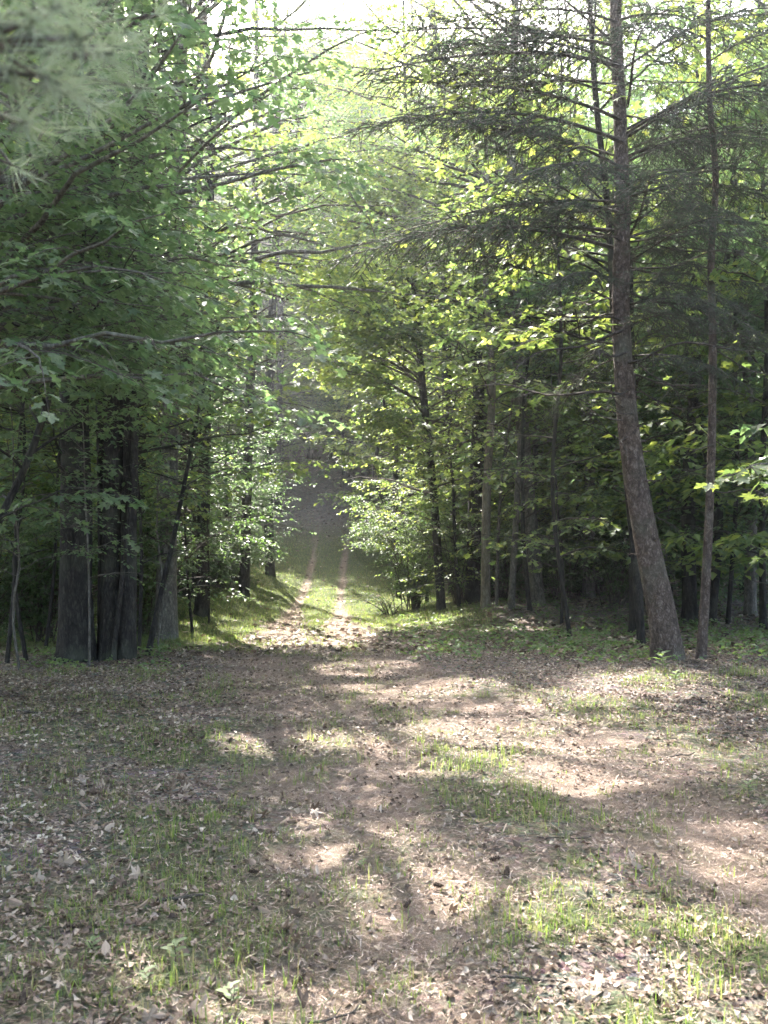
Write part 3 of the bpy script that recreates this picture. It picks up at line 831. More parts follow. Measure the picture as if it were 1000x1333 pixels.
tree('sapling', 'bare thin sapling standing alone in the grass left of the track', 'sapling', trunk_w=[W(272, 792, 21), W(272, 750, 21), W(270, 690, 21), W(268, 600, 21)],
     rad=(.025, .015), limb_args=dict(h0=1.6, h1=3.4, n=8, length=1.1), fol_args=dict(FULL, twig_len=.6, leaf=.08), tmpl=OVAL, leafmat=M_BROAD, sides=6)
for px0, d, lab in ((10, 12.5, 'thin dark sapling at the far left edge of the wood'), (38, 12.8, 'thin sapling between the left edge and the thick trunk'), (182, 14.5, 'thin straight sapling just behind the triple clump'), (252, 19, 'thin sapling behind the brown trunk, beside the grass'), (60, 15, 'slender sapling behind the thick left trunk')):
    tree('sapling', lab, 'sapling', trunk_w=vert(px0, d, 6, rng.normal(0, .4), .08), rad=(.03, .022, .008), limb_args=dict(h0=1.6, h1=5.7, n=14, length=1.5), fol_args=dict(FULL, twig_len=.6, leaf=.085), tmpl=OVAL, leafmat=M_BROAD, sides=7)
tree('maple_tree', 'slender maple leaning up to the right from beyond the left edge', 'tree', trunk_w=[W(-75, 900, 9), W(-20, 720, 9.1), W(40, 590, 9.2), W(75, 480, 9.3), W(105, 340, 9.4), W(120, 200, 9.5)],
     rad=(.04, .034, .018), bark=M_DARKBARK, limb_args=dict(h0=1.9, h1=5.4, n=15, length=1.9, el0=20, el1=0), fol_args=dict(FULL, leaf=.10, twig_gap=.26), tmpl=A, leafmat=M_BROAD, sides=9, big=140)
for px0, d, top, lab in ((118, 12.2, 3.6, 'leafy young tree standing in front of the two dark trunks'), (30, 11.6, 3.4, 'leafy young tree in front of the thin saplings at the far left'), (205, 15.2, 4.2, 'leafy young tree between the triple clump and the brown trunk')):
    tree('sapling', lab, 'sapling', trunk_w=vert(px0, d, top, rng.normal(0, .2), .05), rad=(.018, .013, .005), bark=M_GREYBARK, limb_args=dict(h0=1.3, h1=top - .1, n=17, length=1.2, el0=20, el1=-5), fol_args=dict(FULL, twig_len=.5, leaf=.065, leaf_gap=.06, lit=.5), tmpl=OVAL, leafmat=M_BROAD, sides=7)
# near maples whose boughs reach in from the left
tree('maple_tree', 'maple with broad low boughs reaching in from the left edge', 'tree', trunk_w=[(-4.3, 7.6, 0), (-4.25, 7.6, 2), (-4.2, 7.7, 4), (-4.1, 7.8, 7), (-4, 8, 10)],
     rad=(.13, .11, .08, .03), bark=M_GREYBARK, limb_args=[dict(h0=2.8, h1=4.8, n=22, length=3.5, el0=20, el1=-8, az=(.3, .9), shape='flat'), dict(h0=4.6, h1=9.6, n=24, length=3.4)],
     fol_args=dict(FULL, leaf=.095, twig_gap=.24, sub_gap=.22, leaf_gap=.10, flat=.08), tmpl=[MAPLE_B, MAPLE_C], leafmat=M_BROAD, big=290, sides=12)
tree('maple_tree', 'tall maple at the left whose high boughs hang over the track', 'tree', trunk_w=[(-5.2, 10.5, 0), (-5.1, 10.5, 3), (-4.9, 10.6, 6), (-4.6, 10.8, 10), (-4.4, 11, 14)],
     rad=(.16, .13, .1, .03), bark=M_GREYBARK, limb_args=[dict(h0=3.6, h1=9, n=32, length=4.9, el0=22, el1=-2, az=(.2, 1.1), shape='flat'), dict(h0=8.5, h1=13.5, n=14, length=4.0)],
     fol_args=dict(FULL, leaf=.105, twig_gap=.25, sub_gap=.22, leaf_gap=.11, flat=.1), tmpl=MAPLE_C, leafmat=M_BROAD, big=260, min_px=10, sides=12)
tree('maple_tree', 'small leaved tree forming the dark left wall of the track', 'tree', trunk_w=vert(262, 22, 19, .3), rad=(.16, .12, .04), limb_args=[dict(h0=8, h1=16.5, n=26, length=5.8, az=(0, .8), el0=8, el1=-5, shape='flat'), dict(h0=1.2, h1=7, n=44, length=3.2, el0=20, shape='flat'), dict(h0=7, h1=12.5, n=24, length=3)],
     fol_args=dict(FULL, leaf=.10, leaf_gap=.1, lit=.9), tmpl=KITE, leafmat=M_BROAD, parts=False)
tree('maple_tree', 'leafy tree overhanging the bend of the track on the left', 'tree', trunk_w=vert(318, 29, 23, .3), rad=(.17, .12, .04), limb_args=[dict(h0=9, h1=20, n=38, length=6.0, az=(0, .9), el0=5, el1=-5, shape='flat'), dict(h0=1.4, h1=8, n=44, length=3.4, el0=20, shape='flat'), dict(h0=8, h1=13.5, n=24, length=3.4)],
     fol_args=dict(FULL, leaf=.115, leaf_gap=.11, lit=.8), tmpl=KITE, leafmat=M_BROAD, parts=False)
tree('tall_maple', 'tall maple behind the left wall, crown high over the grass', 'tree', trunk_w=vert(175, 19.5, 19, .5), rad=(.22, .17, .05), limb_args=dict(h0=4, h1=18.5, n=44, length=5.0),
     fol_args=dict(FULL, sub_gap=.26, leaf_gap=.13, leaf=.13), tmpl=MAPLE_C, leafmat=M_BROAD, parts=False)
tree('tall_maple', 'tall maple beside the sunlit grass on the left', 'tree', trunk_w=vert(235, 26, 20, .6), rad=(.22, .17, .05), limb_args=dict(h0=4, h1=19.5, n=44, length=5.0),
     fol_args=dict(FULL, sub_gap=.26, leaf_gap=.14, leaf=.14), tmpl=KITE, leafmat=M_MAPLE, parts=False)
# --- right of the track
def spruce_bough(seed, n_side=44, hang=.30):
    """a drooping bough about one metre long along +x, hung with needled sprays"""
    r = np.random.default_rng(seed); mb = MB()
    s = np.linspace(0, 1, 12)
    main = np.column_stack([s, .05 * np.sin(s * 4 + seed) , .06 * np.sin(s * 2.5) - .22 * s ** 2])
    tube(mb, main, .008 * (1 - .8 * s) + .0008, 4, 1)
    segs = []
    for k in range(n_side):
        t = .16 + .84 * k / n_side; p = np.array([np.interp(t, s, main[:, c]) for c in range(3)])
        sg = 1 if k % 2 else -1
        ln = (.36 * (1 - t) ** .6 * min(1, t * 3.0) + .05) * r.uniform(.7, 1.25)
        a = sg * R(r.uniform(45, 75)); d = np.array([math.cos(a), math.sin(a), r.normal(0, .1)])
        q = np.linspace(0, 1, 5)
        P = p + d * (ln * q)[:, None]; P[:, 2] -= (hang * r.uniform(.4, 1.3)) * ln * 1.8 * q ** 1.6
        segs.append(P)
        for _ in range(int(3 + 10 * ln)):
            u = r.uniform(.15, .95); pp = np.array([np.interp(u, q, P[:, c]) for c in range(3)])
            a2 = a + r.choice([-1, 1]) * R(r.uniform(25, 70)); l3 = ln * r.uniform(.2, .5) * (1 - .5 * u)
            dd = np.array([math.cos(a2), math.sin(a2), -r.uniform(.2, 2.2) * hang * 2])
            segs.append(pp + dd * (l3 * q)[:, None])
    segs = np.array(segs)
    tubes3(mb, segs[:, [0, 2, 4]], np.array([[.0022, .0016, .001]]).repeat(len(segs), 0), 1)
    # needles
    NP, ND = [], []
    for P in segs:
        L = np.linalg.norm(P[-1] - P[0]); n = int(L / .0032) + 2
        u = r.random(n) * 4; i0 = np.minimum(u.astype(int), 3); fr = (u - i0)[:, None]
        pos = P[i0] * (1 - fr) + P[i0 + 1] * fr; ax = unit(P[i0 + 1] - P[i0])
        rv = unit(r.normal(0, 1, (n, 3))); rv -= (rv * ax).sum(1, keepdims=True) * ax
        NP.append(pos); ND.append(unit(unit(rv) + ax * .8))
    NP = np.concatenate(NP); ND = np.concatenate(ND); n = len(NP)
    nt_ = (np.array([(0, -.5, 0), (0, .5, 0), (1, 0, 0)]), np.array([(0, 1, 2)]))
    up = unit(r.normal(0, 1, (n, 3)))
    scatter(mb, *nt_, NP, frames(ND, up), np.column_stack([np.full(n, .0095) * r.uniform(.7, 1.3, n), np.full(n, .0017), np.ones(n)]), 0)
    return mb.mesh('bough', [M_NEEDLE, M_TWIG])
BOUGHS = [spruce_bough(s) for s in (1, 2, 3, 4)]
def dead_bough(seed):
    r = np.random.default_rng(seed); mb = MB(); s = np.linspace(0, 1, 10)
    main = np.column_stack([s, .06 * np.sin(s * 5 + seed), -.25 * s ** 1.5 + .03 * np.sin(s * 9 + seed)])
    tube(mb, main, .009 * (1 - .85 * s) + .0006, 4, 0)
    for k in range(26):
        t = r.uniform(.15, 1); p = np.array([np.interp(t, s, main[:, c]) for c in range(3)])
        a = r.choice([-1, 1]) * R(r.uniform(20, 75)); ln = r.uniform(.08, .34) * (1.1 - t)
        q = np.linspace(0, 1, 4); P = p + np.array([math.cos(a), math.sin(a), r.normal(-.25, .25)]) * (ln * q)[:, None]; P[:, 2] -= .3 * ln * q ** 2
        tube(mb, P, .0022 * (1 - .7 * q), 3, 0)
    return mb.mesh('bare_branch', [M_TWIG])
DEADS = [dead_bough(s) for s in (1, 2, 3)]
def hang_boughs(root, pts, lst, kind=BOUGHS, name='bough'):
    """boughs on a spruce: height above base, azimuth in degrees, length, slope in degrees"""
    base = np.array(root.location); z = pts[:, 2] - base[2]
    for h, az, ln, sl in lst:
        p = np.array([np.interp(h, z, pts[:, k]) for k in range(3)]) - base
        o = link_mesh(name, kind[int(rng.integers(0, len(kind)))], root, p)
        o.rotation_euler = (R(rng.normal(0, 8)), -R(sl), R(az)); o.scale = (ln, ln * rng.uniform(.8, 1.05), ln * rng.uniform(.85, 1.1))

spt = [W(872, 864, 13), W(862, 800, 13), W(848, 735, 13), W(833, 655, 13), W(820, 570, 13), W(812, 480, 13), W(808, 390, 13.1), W(810, 300, 13.1), W(808, 180, 13.2), W(803, 60, 13.3), W(800, -60, 13.4), W(795, -400, 13.5), W(790, -900, 13.6)]
root, pts, rr = tree('spruce_tree', 'large leaning spruce with a curved knotty brown trunk and drooping boughs', 'tree', trunk_w=spt, rad=(.215, .195, .18, .165, .15, .135, .125, .115, .10, .09, .075, .05, .02), bark=M_SPRUCEBARK, sides=30, rough=.045, flare=.55, step=.07)
bl = []
for h in np.arange(4.3, 17, .36):
    for _ in range(2):
        bl.append((h + rng.uniform(-.1, .1), rng.uniform(0, 360), float(np.interp(h, [4, 6, 9, 17], [1.6, 2.6, 3.0, 1.0])) * rng.uniform(.7, 1.15), float(np.interp(h, [4, 7, 16], [-8, 12, 25])) + rng.normal(0, 6)))
bl += [(7.7, 172, 3.6, 24), (7.4, 180, 3.9, 14), (6.1, 176, 4.1, 4), (5.9, 190, 3.6, 6), (6.3, 168, 3.4, 10), (6.0, 0, 2.4, 12), (6.6, 15, 2.6, 14), (7.2, 8, 2.8, 18), (7.6, -8, 2.4, 20), (7.0, 186, 3.0, 22), (8.9, 176, 3.4, 14), (8.5, 186, 3.7, 8), (9.2, 168, 3.0, 16), (8.2, 172, 2.6, 18)]
def spare(root, pts, lst):
    base = np.array(root.location); z = pts[:, 2] - base[2]; out = []
    for h, az, ln, sl in lst:
        p = np.array([np.interp(h, z, pts[:, k]) for k in range(3)])
        d = np.array([math.cos(R(az)) * math.cos(R(sl)), math.sin(R(az)) * math.cos(R(sl)), math.sin(R(sl))])
        if sun_gap(p + d * ln * np.linspace(.3, 1, 8)[:, None]).mean() < .45: out.append((h, az, ln, sl))
    return out
bl = spare(root, pts, bl[:-14]) + bl[-14:]
hang_boughs(root, pts, bl)
hang_boughs(root, pts, [(h, rng.uniform(0, 360), rng.uniform(1.2, 2.6), rng.uniform(-10, 30)) for h in np.arange(3.2, 6.4, .11)], DEADS, 'bare_branch')
hang_boughs(root, pts, [(1.9, 40, .9, -30), (1.6, 20, .8, -35), (2.2, 10, 1.0, -25), (2.6, 60, .9, -20), (1.2, 30, .6, -30)], DEADS, 'bare_branch')
sb = MB()
for j in range(34):   # knots and stubs on the lower trunk
    h = rng.uniform(.5, 5.5); k = int(np.argmin(np.abs(pts[:, 2] - pts[0, 2] - h))); a = rng.uniform(0, 6.28); d = np.array([math.cos(a), math.sin(a), .1])
    L = rng.uniform(.03, .16); b0 = pts[k] + d * rr[k] * .8
    b = MB(); tube(b, [b0, b0 + d * (L * .5 + .03), b0 + d * (L + .03) + (0, 0, -.02)], [.018, .010, .004], 5, 0); b.build('stub', [M_SPRUCEBARK], root, np.array(root.location), True)

root, pts, rr = tree('spruce_tree', 'slender wavy spruce right of the leaning trunk', 'tree', trunk_w=[W(912, 860, 13.1), W(920, 740, 13.1), W(926, 600, 13.1), W(928, 440, 13.1), W(926, 330, 13.1), W(932, 240, 13.1), W(924, 130, 13.1), W(922, 0, 13.2), W(920, -500, 13.2)],
     rad=(.075, .062, .058, .055, .05, .045, .04, .035, .01), bark=M_SPRUCEBARK, sides=12, rough=.05, flare=.3, step=.12)
bl = [(h + rng.uniform(-.1, .1), rng.uniform(0, 360), float(np.interp(h, [4, 7, 13], [1.3, 2.1, .7])) * rng.uniform(.7, 1.2), rng.uniform(-15, 18)) for h in np.arange(4.4, 12.5, .3)]
hang_boughs(root, pts, bl)
hang_boughs(root, pts, [(h, rng.uniform(0, 360), rng.uniform(.7, 1.5), rng.uniform(-20, 20)) for h in np.arange(2.4, 5, .2)], DEADS, 'bare_branch')

root, pts, rr = tree('maple_tree', 'thin maple trunk rising behind the leaning spruce, with large bright leaves', 'tree', trunk_w=[W(836, 806, 15.5), W(822, 680, 15.3), W(810, 560, 15), W(800, 430, 14.6), W(792, 280, 14.3), W(775, 120, 14.2), W(768, 0, 14.2), W(760, -200, 14.2)],
     rad=(.07, .06, .055, .05, .045, .02), bark=M_DARKBARK,
     limb_args=[dict(h0=5.0, h1=7.6, n=13, length=2.9, el0=12, el1=-6, az=(3.14, .5), shape='flat'), dict(h0=4.6, h1=8.5, n=10, length=1.9, el0=15, el1=0), dict(h0=8.5, h1=11, n=7, length=2.4)],
     fol_args=dict(FULL, leaf=.16, twig_len=.8, twig_gap=.36, sub_gap=.28, leaf_gap=.16, flat=.08, glow=.15), tmpl=A, big=290, min_px=9, sides=9)
tree('maple_tree', 'slim maple with bright yellow green layers just beyond the leaning spruce', 'tree', trunk_w=vert(742, 18, 13, -.3), rad=(.042, .035, .012), bark=M_DARKBARK, limb_args=dict(h0=1.6, h1=12.5, n=30, length=2.5, el0=12, el1=-8),
     fol_args=dict(FULL, leaf=.14, twig_gap=.3, sub_gap=.24, leaf_gap=.12, flat=.08, glow=.15), tmpl=MAPLE_C, parts=False)
tree('maple_tree', 'near maple whose low leafy spray reaches in from the right edge', 'tree', trunk_w=[(3.35, 5.6, 0), (3.3, 5.6, 1.2), (3.3, 5.6, 2.4), (3.4, 5.7, 4.5)], rad=(.05, .04, .02), bark=M_GREYBARK,
     limb_args=None, extra_limbs=[(np.array([W(1180, 640, 5.6), W(1100, 612, 5.4), W(1030, 602, 5.2), W(985, 604, 5.0), W(955, 618, 4.95)]), np.array([.012, .01, .007, .005, .003]) * .7), (np.array([W(1180, 660, 5.7), W(1110, 640, 5.6), W(1060, 635, 5.5), W(1005, 640, 5.4)]), np.array([.012, .01, .006, .004])),
        (np.array([W(1150, 690, 6.2), W(1080, 690, 6.2), W(1050, 690, 6.2), W(1030, 700, 6.2)]), np.array([.01, .008, .005, .003]))],
     fol_args=dict(FULL, leaf=.075, twig_len=.18, twig_gap=.12, sub_gap=.14, sub_len=.14, leaf_gap=.08, flat=.05, prune=False), tmpl=A, big=290, min_px=9, sides=8)
for px0, d, w, bk, lab, lo in ((632, 24, .125, M_PALEBARK, 'pale straight trunk at the edge of the right wood', 5), (615, 26.5, .22, M_DARKBARK, 'thick dark trunk just behind the pale straight one', 6),
                               (665, 23.6, .085, M_GREYBARK, 'slim trunk right of the pale straight one', 4), (646, 24.5, .045, M_GREYBARK, 'thin stem between the pale trunk and the slim one', 3),
                               (828, 19, .15, M_DARKBARK, 'dark straight trunk behind the foot of the leaning spruce', 5), (897, 20.5, .17, M_DARKBARK, 'dark trunk seen between the two spruces', 5),
                               (975, 21.5, .14, M_GREYBARK, 'grey trunk at the right, near the edge of view', 5), (946, 20, .05, M_DARKBARK, 'thin dark stem right of the slender spruce', 4),
                               (992, 19, .07, M_DARKBARK, 'dark stem hard against the right edge', 4), (870, 26, .12, M_DARKBARK, 'farther trunk left of the slender spruce, half hidden', 5), (760, 27, .13, M_DARKBARK, 'dark trunk deep in the shade of the right wood', 5), (700, 28, .11, M_DARKBARK, 'dark trunk behind the low bright maple spray', 4)):
    tree('maple_tree', lab, 'tree', trunk_w=vert(px0, d, 14, rng.normal(0, .5), .1), rad=(w, w * .8, w * .55, .02), bark=bk, limb_args=[dict(h0=lo * .4, h1=lo + 2, n=15, length=2.3, el0=15, el1=0, shape='flat'), dict(h0=lo + 2, h1=13.5, n=20, length=3.0)],
         fol_args=dict(FULL, sub_gap=.25, leaf_gap=.12, leaf=.12, twig_gap=.28), tmpl=KITE, leafmat=M_MAPLE if px0 < 700 else M_BROAD, parts=False, step=.5)
tree('maple_tree', 'bright sunlit maple leaning over the track from the right', 'tree', trunk_w=[W(575, 775, 26.5), W(565, 650, 26.4), W(550, 500, 26.2), W(540, 380, 26), W(530, 200, 26), W(525, 0, 26)],
     rad=(.13, .11, .09, .03), limb_args=[dict(h0=2.6, h1=12.5, n=56, length=3.5, el0=18, el1=-8, shape='round'), dict(h0=2.5, h1=10.5, n=34, length=3.6, el0=15, el1=-8, az=(3.4, .9), shape='flat')],
     fol_args=dict(FULL, leaf=.14, twig_gap=.19, sub_gap=.2, leaf_gap=.11, flat=.1, glow=.2, lit=.6), tmpl=MAPLE_C, parts=False)
tree('maple_tree', 'second bright maple behind the pale green bush, right of the leaning one', 'tree', trunk_w=vert(640, 28, 12, -.4), rad=(.11, .08, .03), limb_args=dict(h0=2.0, h1=11.5, n=48, length=3.3, el0=15, el1=-8),
     fol_args=dict(FULL, leaf=.13, twig_gap=.26, sub_gap=.22, leaf_gap=.12, flat=.1, glow=.15, lit=.7), tmpl=KITE, parts=False)
for px0, d, top, ln, ri, lab in ((518, 33, 11, -.9, .09, 'bright maple leaning left over the track behind the pale green bush'), (500, 46, 12, -.5, .1, 'maple with layered boughs at the right foot of the hill track'), (352, 53, 12, .1, .1, 'maple with low boughs on the left side of the hill track'), (447, 57, 11, -.5, .09, 'small maple closing the head of the hill track on the right'), (690, 23, 9, -.3, .06, 'slender maple with lit layers right of the slim trunk')):
    tree('maple_tree', lab, 'tree', trunk_w=[(a_, b_, c_ + (float(ground_base(a_, b_)) if c_ > .1 else 0)) for a_, b_, c_ in vert(px0, d, top, ln)], rad=(ri, ri * .7, .02), limb_args=dict(h0=1.8, h1=top - .5, n=44 if d > 30 else 30, length=3.2 if d > 30 else 2.4, el0=15, el1=-8),
         fol_args=dict(FULL, leaf=.15 if d > 30 else .12, twig_gap=.26, sub_gap=.23, leaf_gap=.13, flat=.09, glow=.15, lit=.3 if d > 40 else .8), tmpl=KITE, parts=False)
for px0, d, top, ln, L, lab in ((290, 31.5, 7.5, .3, 2.6, 'low leafy maple forming the left edge of the grass by the bend'), (250, 25, 6.5, .2, 2.1, 'low leafy maple between the brown trunk and the grass'), (316, 40, 7.5, .0, 2.2, 'low maple leaning in at the left where the track starts to climb'),
                             (556, 30, 7.0, -.2, 2.3, 'low bright maple standing in the pale green bush'), (598, 26, 6.0, -.3, 2.0, 'low bright maple left of the pale straight trunk'), (215, 19, 6, .1, 1.9, 'low leafy maple close behind the brown trunk')):
    tree('young_maple', lab, 'tree', trunk_w=[(a_, b_, c_ + (float(ground_base(a_, b_)) if c_ > .1 else 0)) for a_, b_, c_ in vert(px0, d, top, ln, .06)], rad=(.06, .045, .015), limb_args=dict(h0=.8, h1=top - .4, n=34, length=L, el0=20, el1=-10),
         fol_args=dict(FULL, leaf=.115, twig_gap=.24, sub_gap=.21, leaf_gap=.11, flat=.12, glow=.1, lit=.3), tmpl=KITE, leafmat=M_BROAD if px0 < 400 else M_MAPLE, parts=False)
tree('maple_tree', 'lit maple layers beyond the big bright maple', 'tree', trunk_w=vert(520, 36, 13, -.5), rad=(.13, .1, .03), limb_args=dict(h0=2.5, h1=12.5, n=50, length=3.6, el0=15, el1=-5),
     fol_args=dict(FULL, leaf=.17, twig_gap=.28, sub_gap=.25, leaf_gap=.14, flat=.1, glow=.2, lit=.9), tmpl=KITE, parts=False)
tree('maple_tree', 'small understory maple with a low bright spray right of the pale trunk', 'tree', trunk_w=vert(730, 21, 5.5, -.2, .05), rad=(.04, .03, .01), limb_args=dict(h0=1.0, h1=5.2, n=16, length=1.9, el0=15, el1=-12),
     fol_args=dict(FULL, leaf=.14, twig_len=.7, flat=.07), tmpl=MAPLE_C, parts=False)
tree('tall_maple', 'tall maple right of the track, crown above the bright maple', 'tree', trunk_w=vert(700, 24.5, 20, -.6), rad=(.2, .15, .05), bark=M_GREYBARK, limb_args=[dict(h0=6, h1=19.5, n=36, length=4.8), dict(h0=8, h1=17.5, n=30, length=6.4, az=(3.1, .7), el0=5, el1=-5, shape='flat')],
     fol_args=dict(FULL, sub_gap=.28, leaf_gap=.14, leaf=.14, glow=.3, lit=.95), tmpl=KITE, parts=False)

for px0, d, top, ln, lab in ((592, 31, 26, 5.0, 'tall maple behind the bright leaning maple, its crown closing the gap above the track'), (352, 37, 28, 4.6, 'tall maple over the left bushes by the bend'), (545, 43, 31, 5.0, 'tall maple standing at the right foot of the hill'),
                             (362, 50, 31, 4.6, 'tall maple on the left of the hill track, halfway up'), (498, 55, 29, 4.6, 'dark crowned maple on the right of the hill track')):
    tree('tall_maple', lab, 'tree', trunk_w=vert(px0, d, top + float(ground_base(0, d)), rng.normal(0, .5)), rad=(.2, .15, .04), limb_args=[dict(h0=2.5, h1=top * .45, n=22, length=ln * .8, el0=15, el1=-8), dict(h0=top * .35, h1=top - 1, n=46, length=ln)],
         fol_args=dict(FULL, twig_gap=.3, sub_gap=.26, leaf_gap=.13, leaf=.16, glow=.3, lit=.97 if d > 40 else .45), tmpl=KITE, parts=False)

# --- shrubs
def shrub(label, x, y, h, rad_, n, leafm, leaf=.055, cat='shrub', tm=KITE, dens=1.0):
    base = np.array([x, y, float(gz(x, y))]); root = empty('shrub', base, label=label, cat=cat)
    brs = []
    for j in range(n):
        a = rng.uniform(0, 6.28); L = h * rng.uniform(.75, 1.15); el = R(rng.uniform(55, 85)); m = 8; pts = [base + (rng.normal(0, .12), rng.normal(0, .12), -.05)]
        e1 = R(rng.uniform(-25, 30))
        for q in range(m - 1):
            t = q / (m - 2); e = el * (1 - t ** 1.5) + e1 * t ** 1.5; pts.append(pts[-1] + (L * 1.15 / (m - 1)) * np.array([math.cos(a) * math.cos(e) * rad_ / h * 1.4, math.sin(a) * math.cos(e) * rad_ / h * 1.4, math.sin(e)])); a += rng.normal(0, .12)
        brs.append(np.array(pts))
    for bp in brs:
        b = MB(); tube(b, bp, .016 * (1 - .8 * np.linspace(0, 1, len(bp))), 4, 0); b.build('stem', [M_TWIG], root, base, True)
    TW, SB, fol = foliage(brs, .12, .13 / dens, .55, .13, .22, leaf * .75, leaf, droop=.3, flat=.35, glow=.15, lit=.4)[:3]
    if fol is None: return
    cb = MB(); tubes3(cb, TW, np.linspace(.004, .0015, 4)[None].repeat(len(TW), 0), 1); add_leaves(cb, fol, tm, 0)
    c = cb.build('foliage', [leafm, M_TWIG], root, base); c['kind'] = 'stuff'
def at(px, d): return (px - CX) / F_PX * d, d
shrub('rounded pale green bush leaning out beside the track on the right', *at(540, 28.5), 4.2, 1.9, 34, M_SHRUB, .08)
shrub('sunlit arching bush beneath the bright maple', *at(598, 27), 3.8, 1.9, 26, M_SHRUB, .08)
shrub('bush with pale leaves behind the pale straight trunk', *at(655, 27), 3.2, 2.2, 20, M_BROAD, .085)
shrub('dark rounded bush at the left edge of the grass', *at(283, 30), 2.2, 1.5, 24, M_DARK, .08)
shrub('leafy bush under the left trees beside the grass', *at(188, 21.5), 3.0, 1.4, 24, M_BROAD, .07)
shrub('shrub among the saplings behind the thick left trunk', *at(55, 16.5), 3.0, 2.0, 20, M_BROAD, .07)
shrub('tall bush arching out from the left tree wall', *at(308, 34), 6.0, 1.8, 38, M_BROAD, .09)
shrub('tall leafy bush above the dark rounded one on the left', *at(236, 27), 4.6, 1.6, 34, M_BROAD, .085)
shrub('low dark shrub in the shade of the right wood', *at(730, 26), 2.6, 1.8, 20, M_DARK, .08)
shrub('shrub behind the leaning spruce', *at(800, 23.5), 2.6, 1.5, 16, M_DARK, .08)
shrub('small bright shrub at the right foot of the hill', *at(525, 37), 4.0, 1.9, 22, M_SHRUB, .09)
shrub('bare twiggy brush at the foot of the pale green bush', *at(505, 26.5), 1.0, 1.2, 12, M_DARK, .04, dens=.4)
for q, (sx, sy, lb) in enumerate(((-6.8, 15.5, 'dense shrub filling the shade at the far left'), (-4.9, 18.5, 'shrub behind the triple trunk clump'), (6.1, 26.5, 'dark shrub deep between the right hand trunks'), (8.8, 25, 'shrub at the far right among thin stems'))):
    shrub(lb, sx, sy, 3.0, 2.2, 20, M_DARK, .08)

# --- the wood behind: a few kinds, copied
def kind_meshes(seed, top, rad0, h0, n, length, leaf, lm, bk, shape='round', dead=0):
    r = np.random.default_rng(seed)
    P = np.array([(r.normal(0, .12) * i_ if i_ else 0, r.normal(0, .12) * i_ if i_ else 0, z) for i_, z in enumerate(np.linspace(-.15, top, 6))])
    pts, rr = resample(P, np.linspace(rad0, .02, 6), .8)
    tb = MB(); tube(tb, pts, rr, 9, 0, rough=.05, seed=seed, flare=.3)
    brs = limbs(pts, rr, h0, top * .97, n, length, r=r, shape=shape, el0=15 if shape == 'round' else -5, el1=0 if shape == 'round' else -20)
    cb = MB()
    for bp, br in brs: tube(cb, bp, br, 3, 1)
    for bp, br in (limbs(pts, rr, 1.2, h0, dead, 1.4, r=r, shape='flat', el0=5, el1=0) if dead else []): tube(tb, bp, br * .7, 3, 0)
    TW, SB, fol = foliage([b[0] for b in brs], prune=False, r=r, flat=.12, br_t0=.2, twig_gap=.27 if shape == 'round' else .22, twig_len=1.1 if shape == 'round' else .8, sub_gap=.24, sub_len=.4, leaf_gap=.12 if shape == 'round' else .09, leaf=leaf)[:3]
    tubes3(cb, TW[:, [0, 3]], np.array([[.006, .003]]).repeat(len(TW), 0), 1)
    add_leaves(cb, fol, KITE if shape == 'round' else NEEDLE2, 0)
    return tb.mesh('trunk', [bk], smooth=True), cb.mesh('crown', [lm, M_TWIG])
NEEDLE2 = (np.array([(0, 0, 0), (.5, .13, .03), (1, 0, -.1), (.5, -.13, .03)]), np.array([(0, 2, 1), (0, 3, 2)]))
KINDS = [kind_meshes(1, 15, .15, 1.6, 36, 3.4, .22, M_MAPLE, M_DARKBARK, dead=3), kind_meshes(2, 19, .19, 2.6, 42, 3.9, .22, M_BROAD, M_GREYBARK, dead=3),
         kind_meshes(3, 12, .09, .9, 34, 2.8, .20, M_MAPLE, M_GREYBARK, dead=2), kind_meshes(4, 21, .2, 2.2, 56, 3.2, .17, M_DARK, M_DARKBARK, 'cone', 8),
         kind_meshes(5, 7, .05, .6, 26, 2.0, .17, M_BROAD, M_GREYBARK), kind_meshes(6, 17, .16, 6, 26, 3.2, .2, M_BROAD, M_DARKBARK, dead=7)]
KN = ['broadleaf_tree', 'broadleaf_tree', 'young_maple', 'conifer_tree', 'sapling', 'slim_tree']
def path_x(y):
    return np.interp(y, [13, 20, 27, 38, 46, 60, 90], [-.9, -1.7, -1.9, -2.5, -2.65, -4.7, -8])
KW = ['broad leafy tree', 'grey barked tree', 'young maple', 'dark conifer', 'leafy sapling', 'slim tree']
MARKS = [(72, 'left of the thick left trunk'), (122, 'behind the thick left trunk'), (185, 'behind the triple trunk clump'), (245, 'behind the brown trunk on the left'), (300, 'behind the bare thin sapling'), (365, 'behind the left bushes by the bend'), (410, 'left of the hill track'),
         (465, 'over the hill track'), (540, 'behind the pale green bush'), (605, 'behind the bright maple'), (655, 'behind the pale straight trunk'), (720, 'right of the pale straight trunk'), (790, 'left of the leaning spruce'), (865, 'behind the leaning spruce'), (935, 'behind the slender wavy spruce'), (1060, 'at the right edge of the wood')]
RANK = ['nearest', 'second', 'third', 'fourth', 'fifth', 'sixth', 'seventh', 'eighth', 'ninth', 'tenth', 'eleventh', 'twelfth', 'thirteenth', 'fourteenth']
def put(kind, x, y, sc, label=None, group=None):
    tb, cb = KINDS[kind]
    r_ = empty(KN[kind], (x, y, float(gz(x, y))), float(rng.uniform(0, 6.28)), label=label, cat='sapling' if kind == 4 else 'tree', group=group)
    r_.scale = (sc, sc, sc * float(rng.uniform(.9, 1.12)))
    link_mesh('trunk', tb, r_); c = link_mesh('crown', cb, r_); c['kind'] = 'stuff'
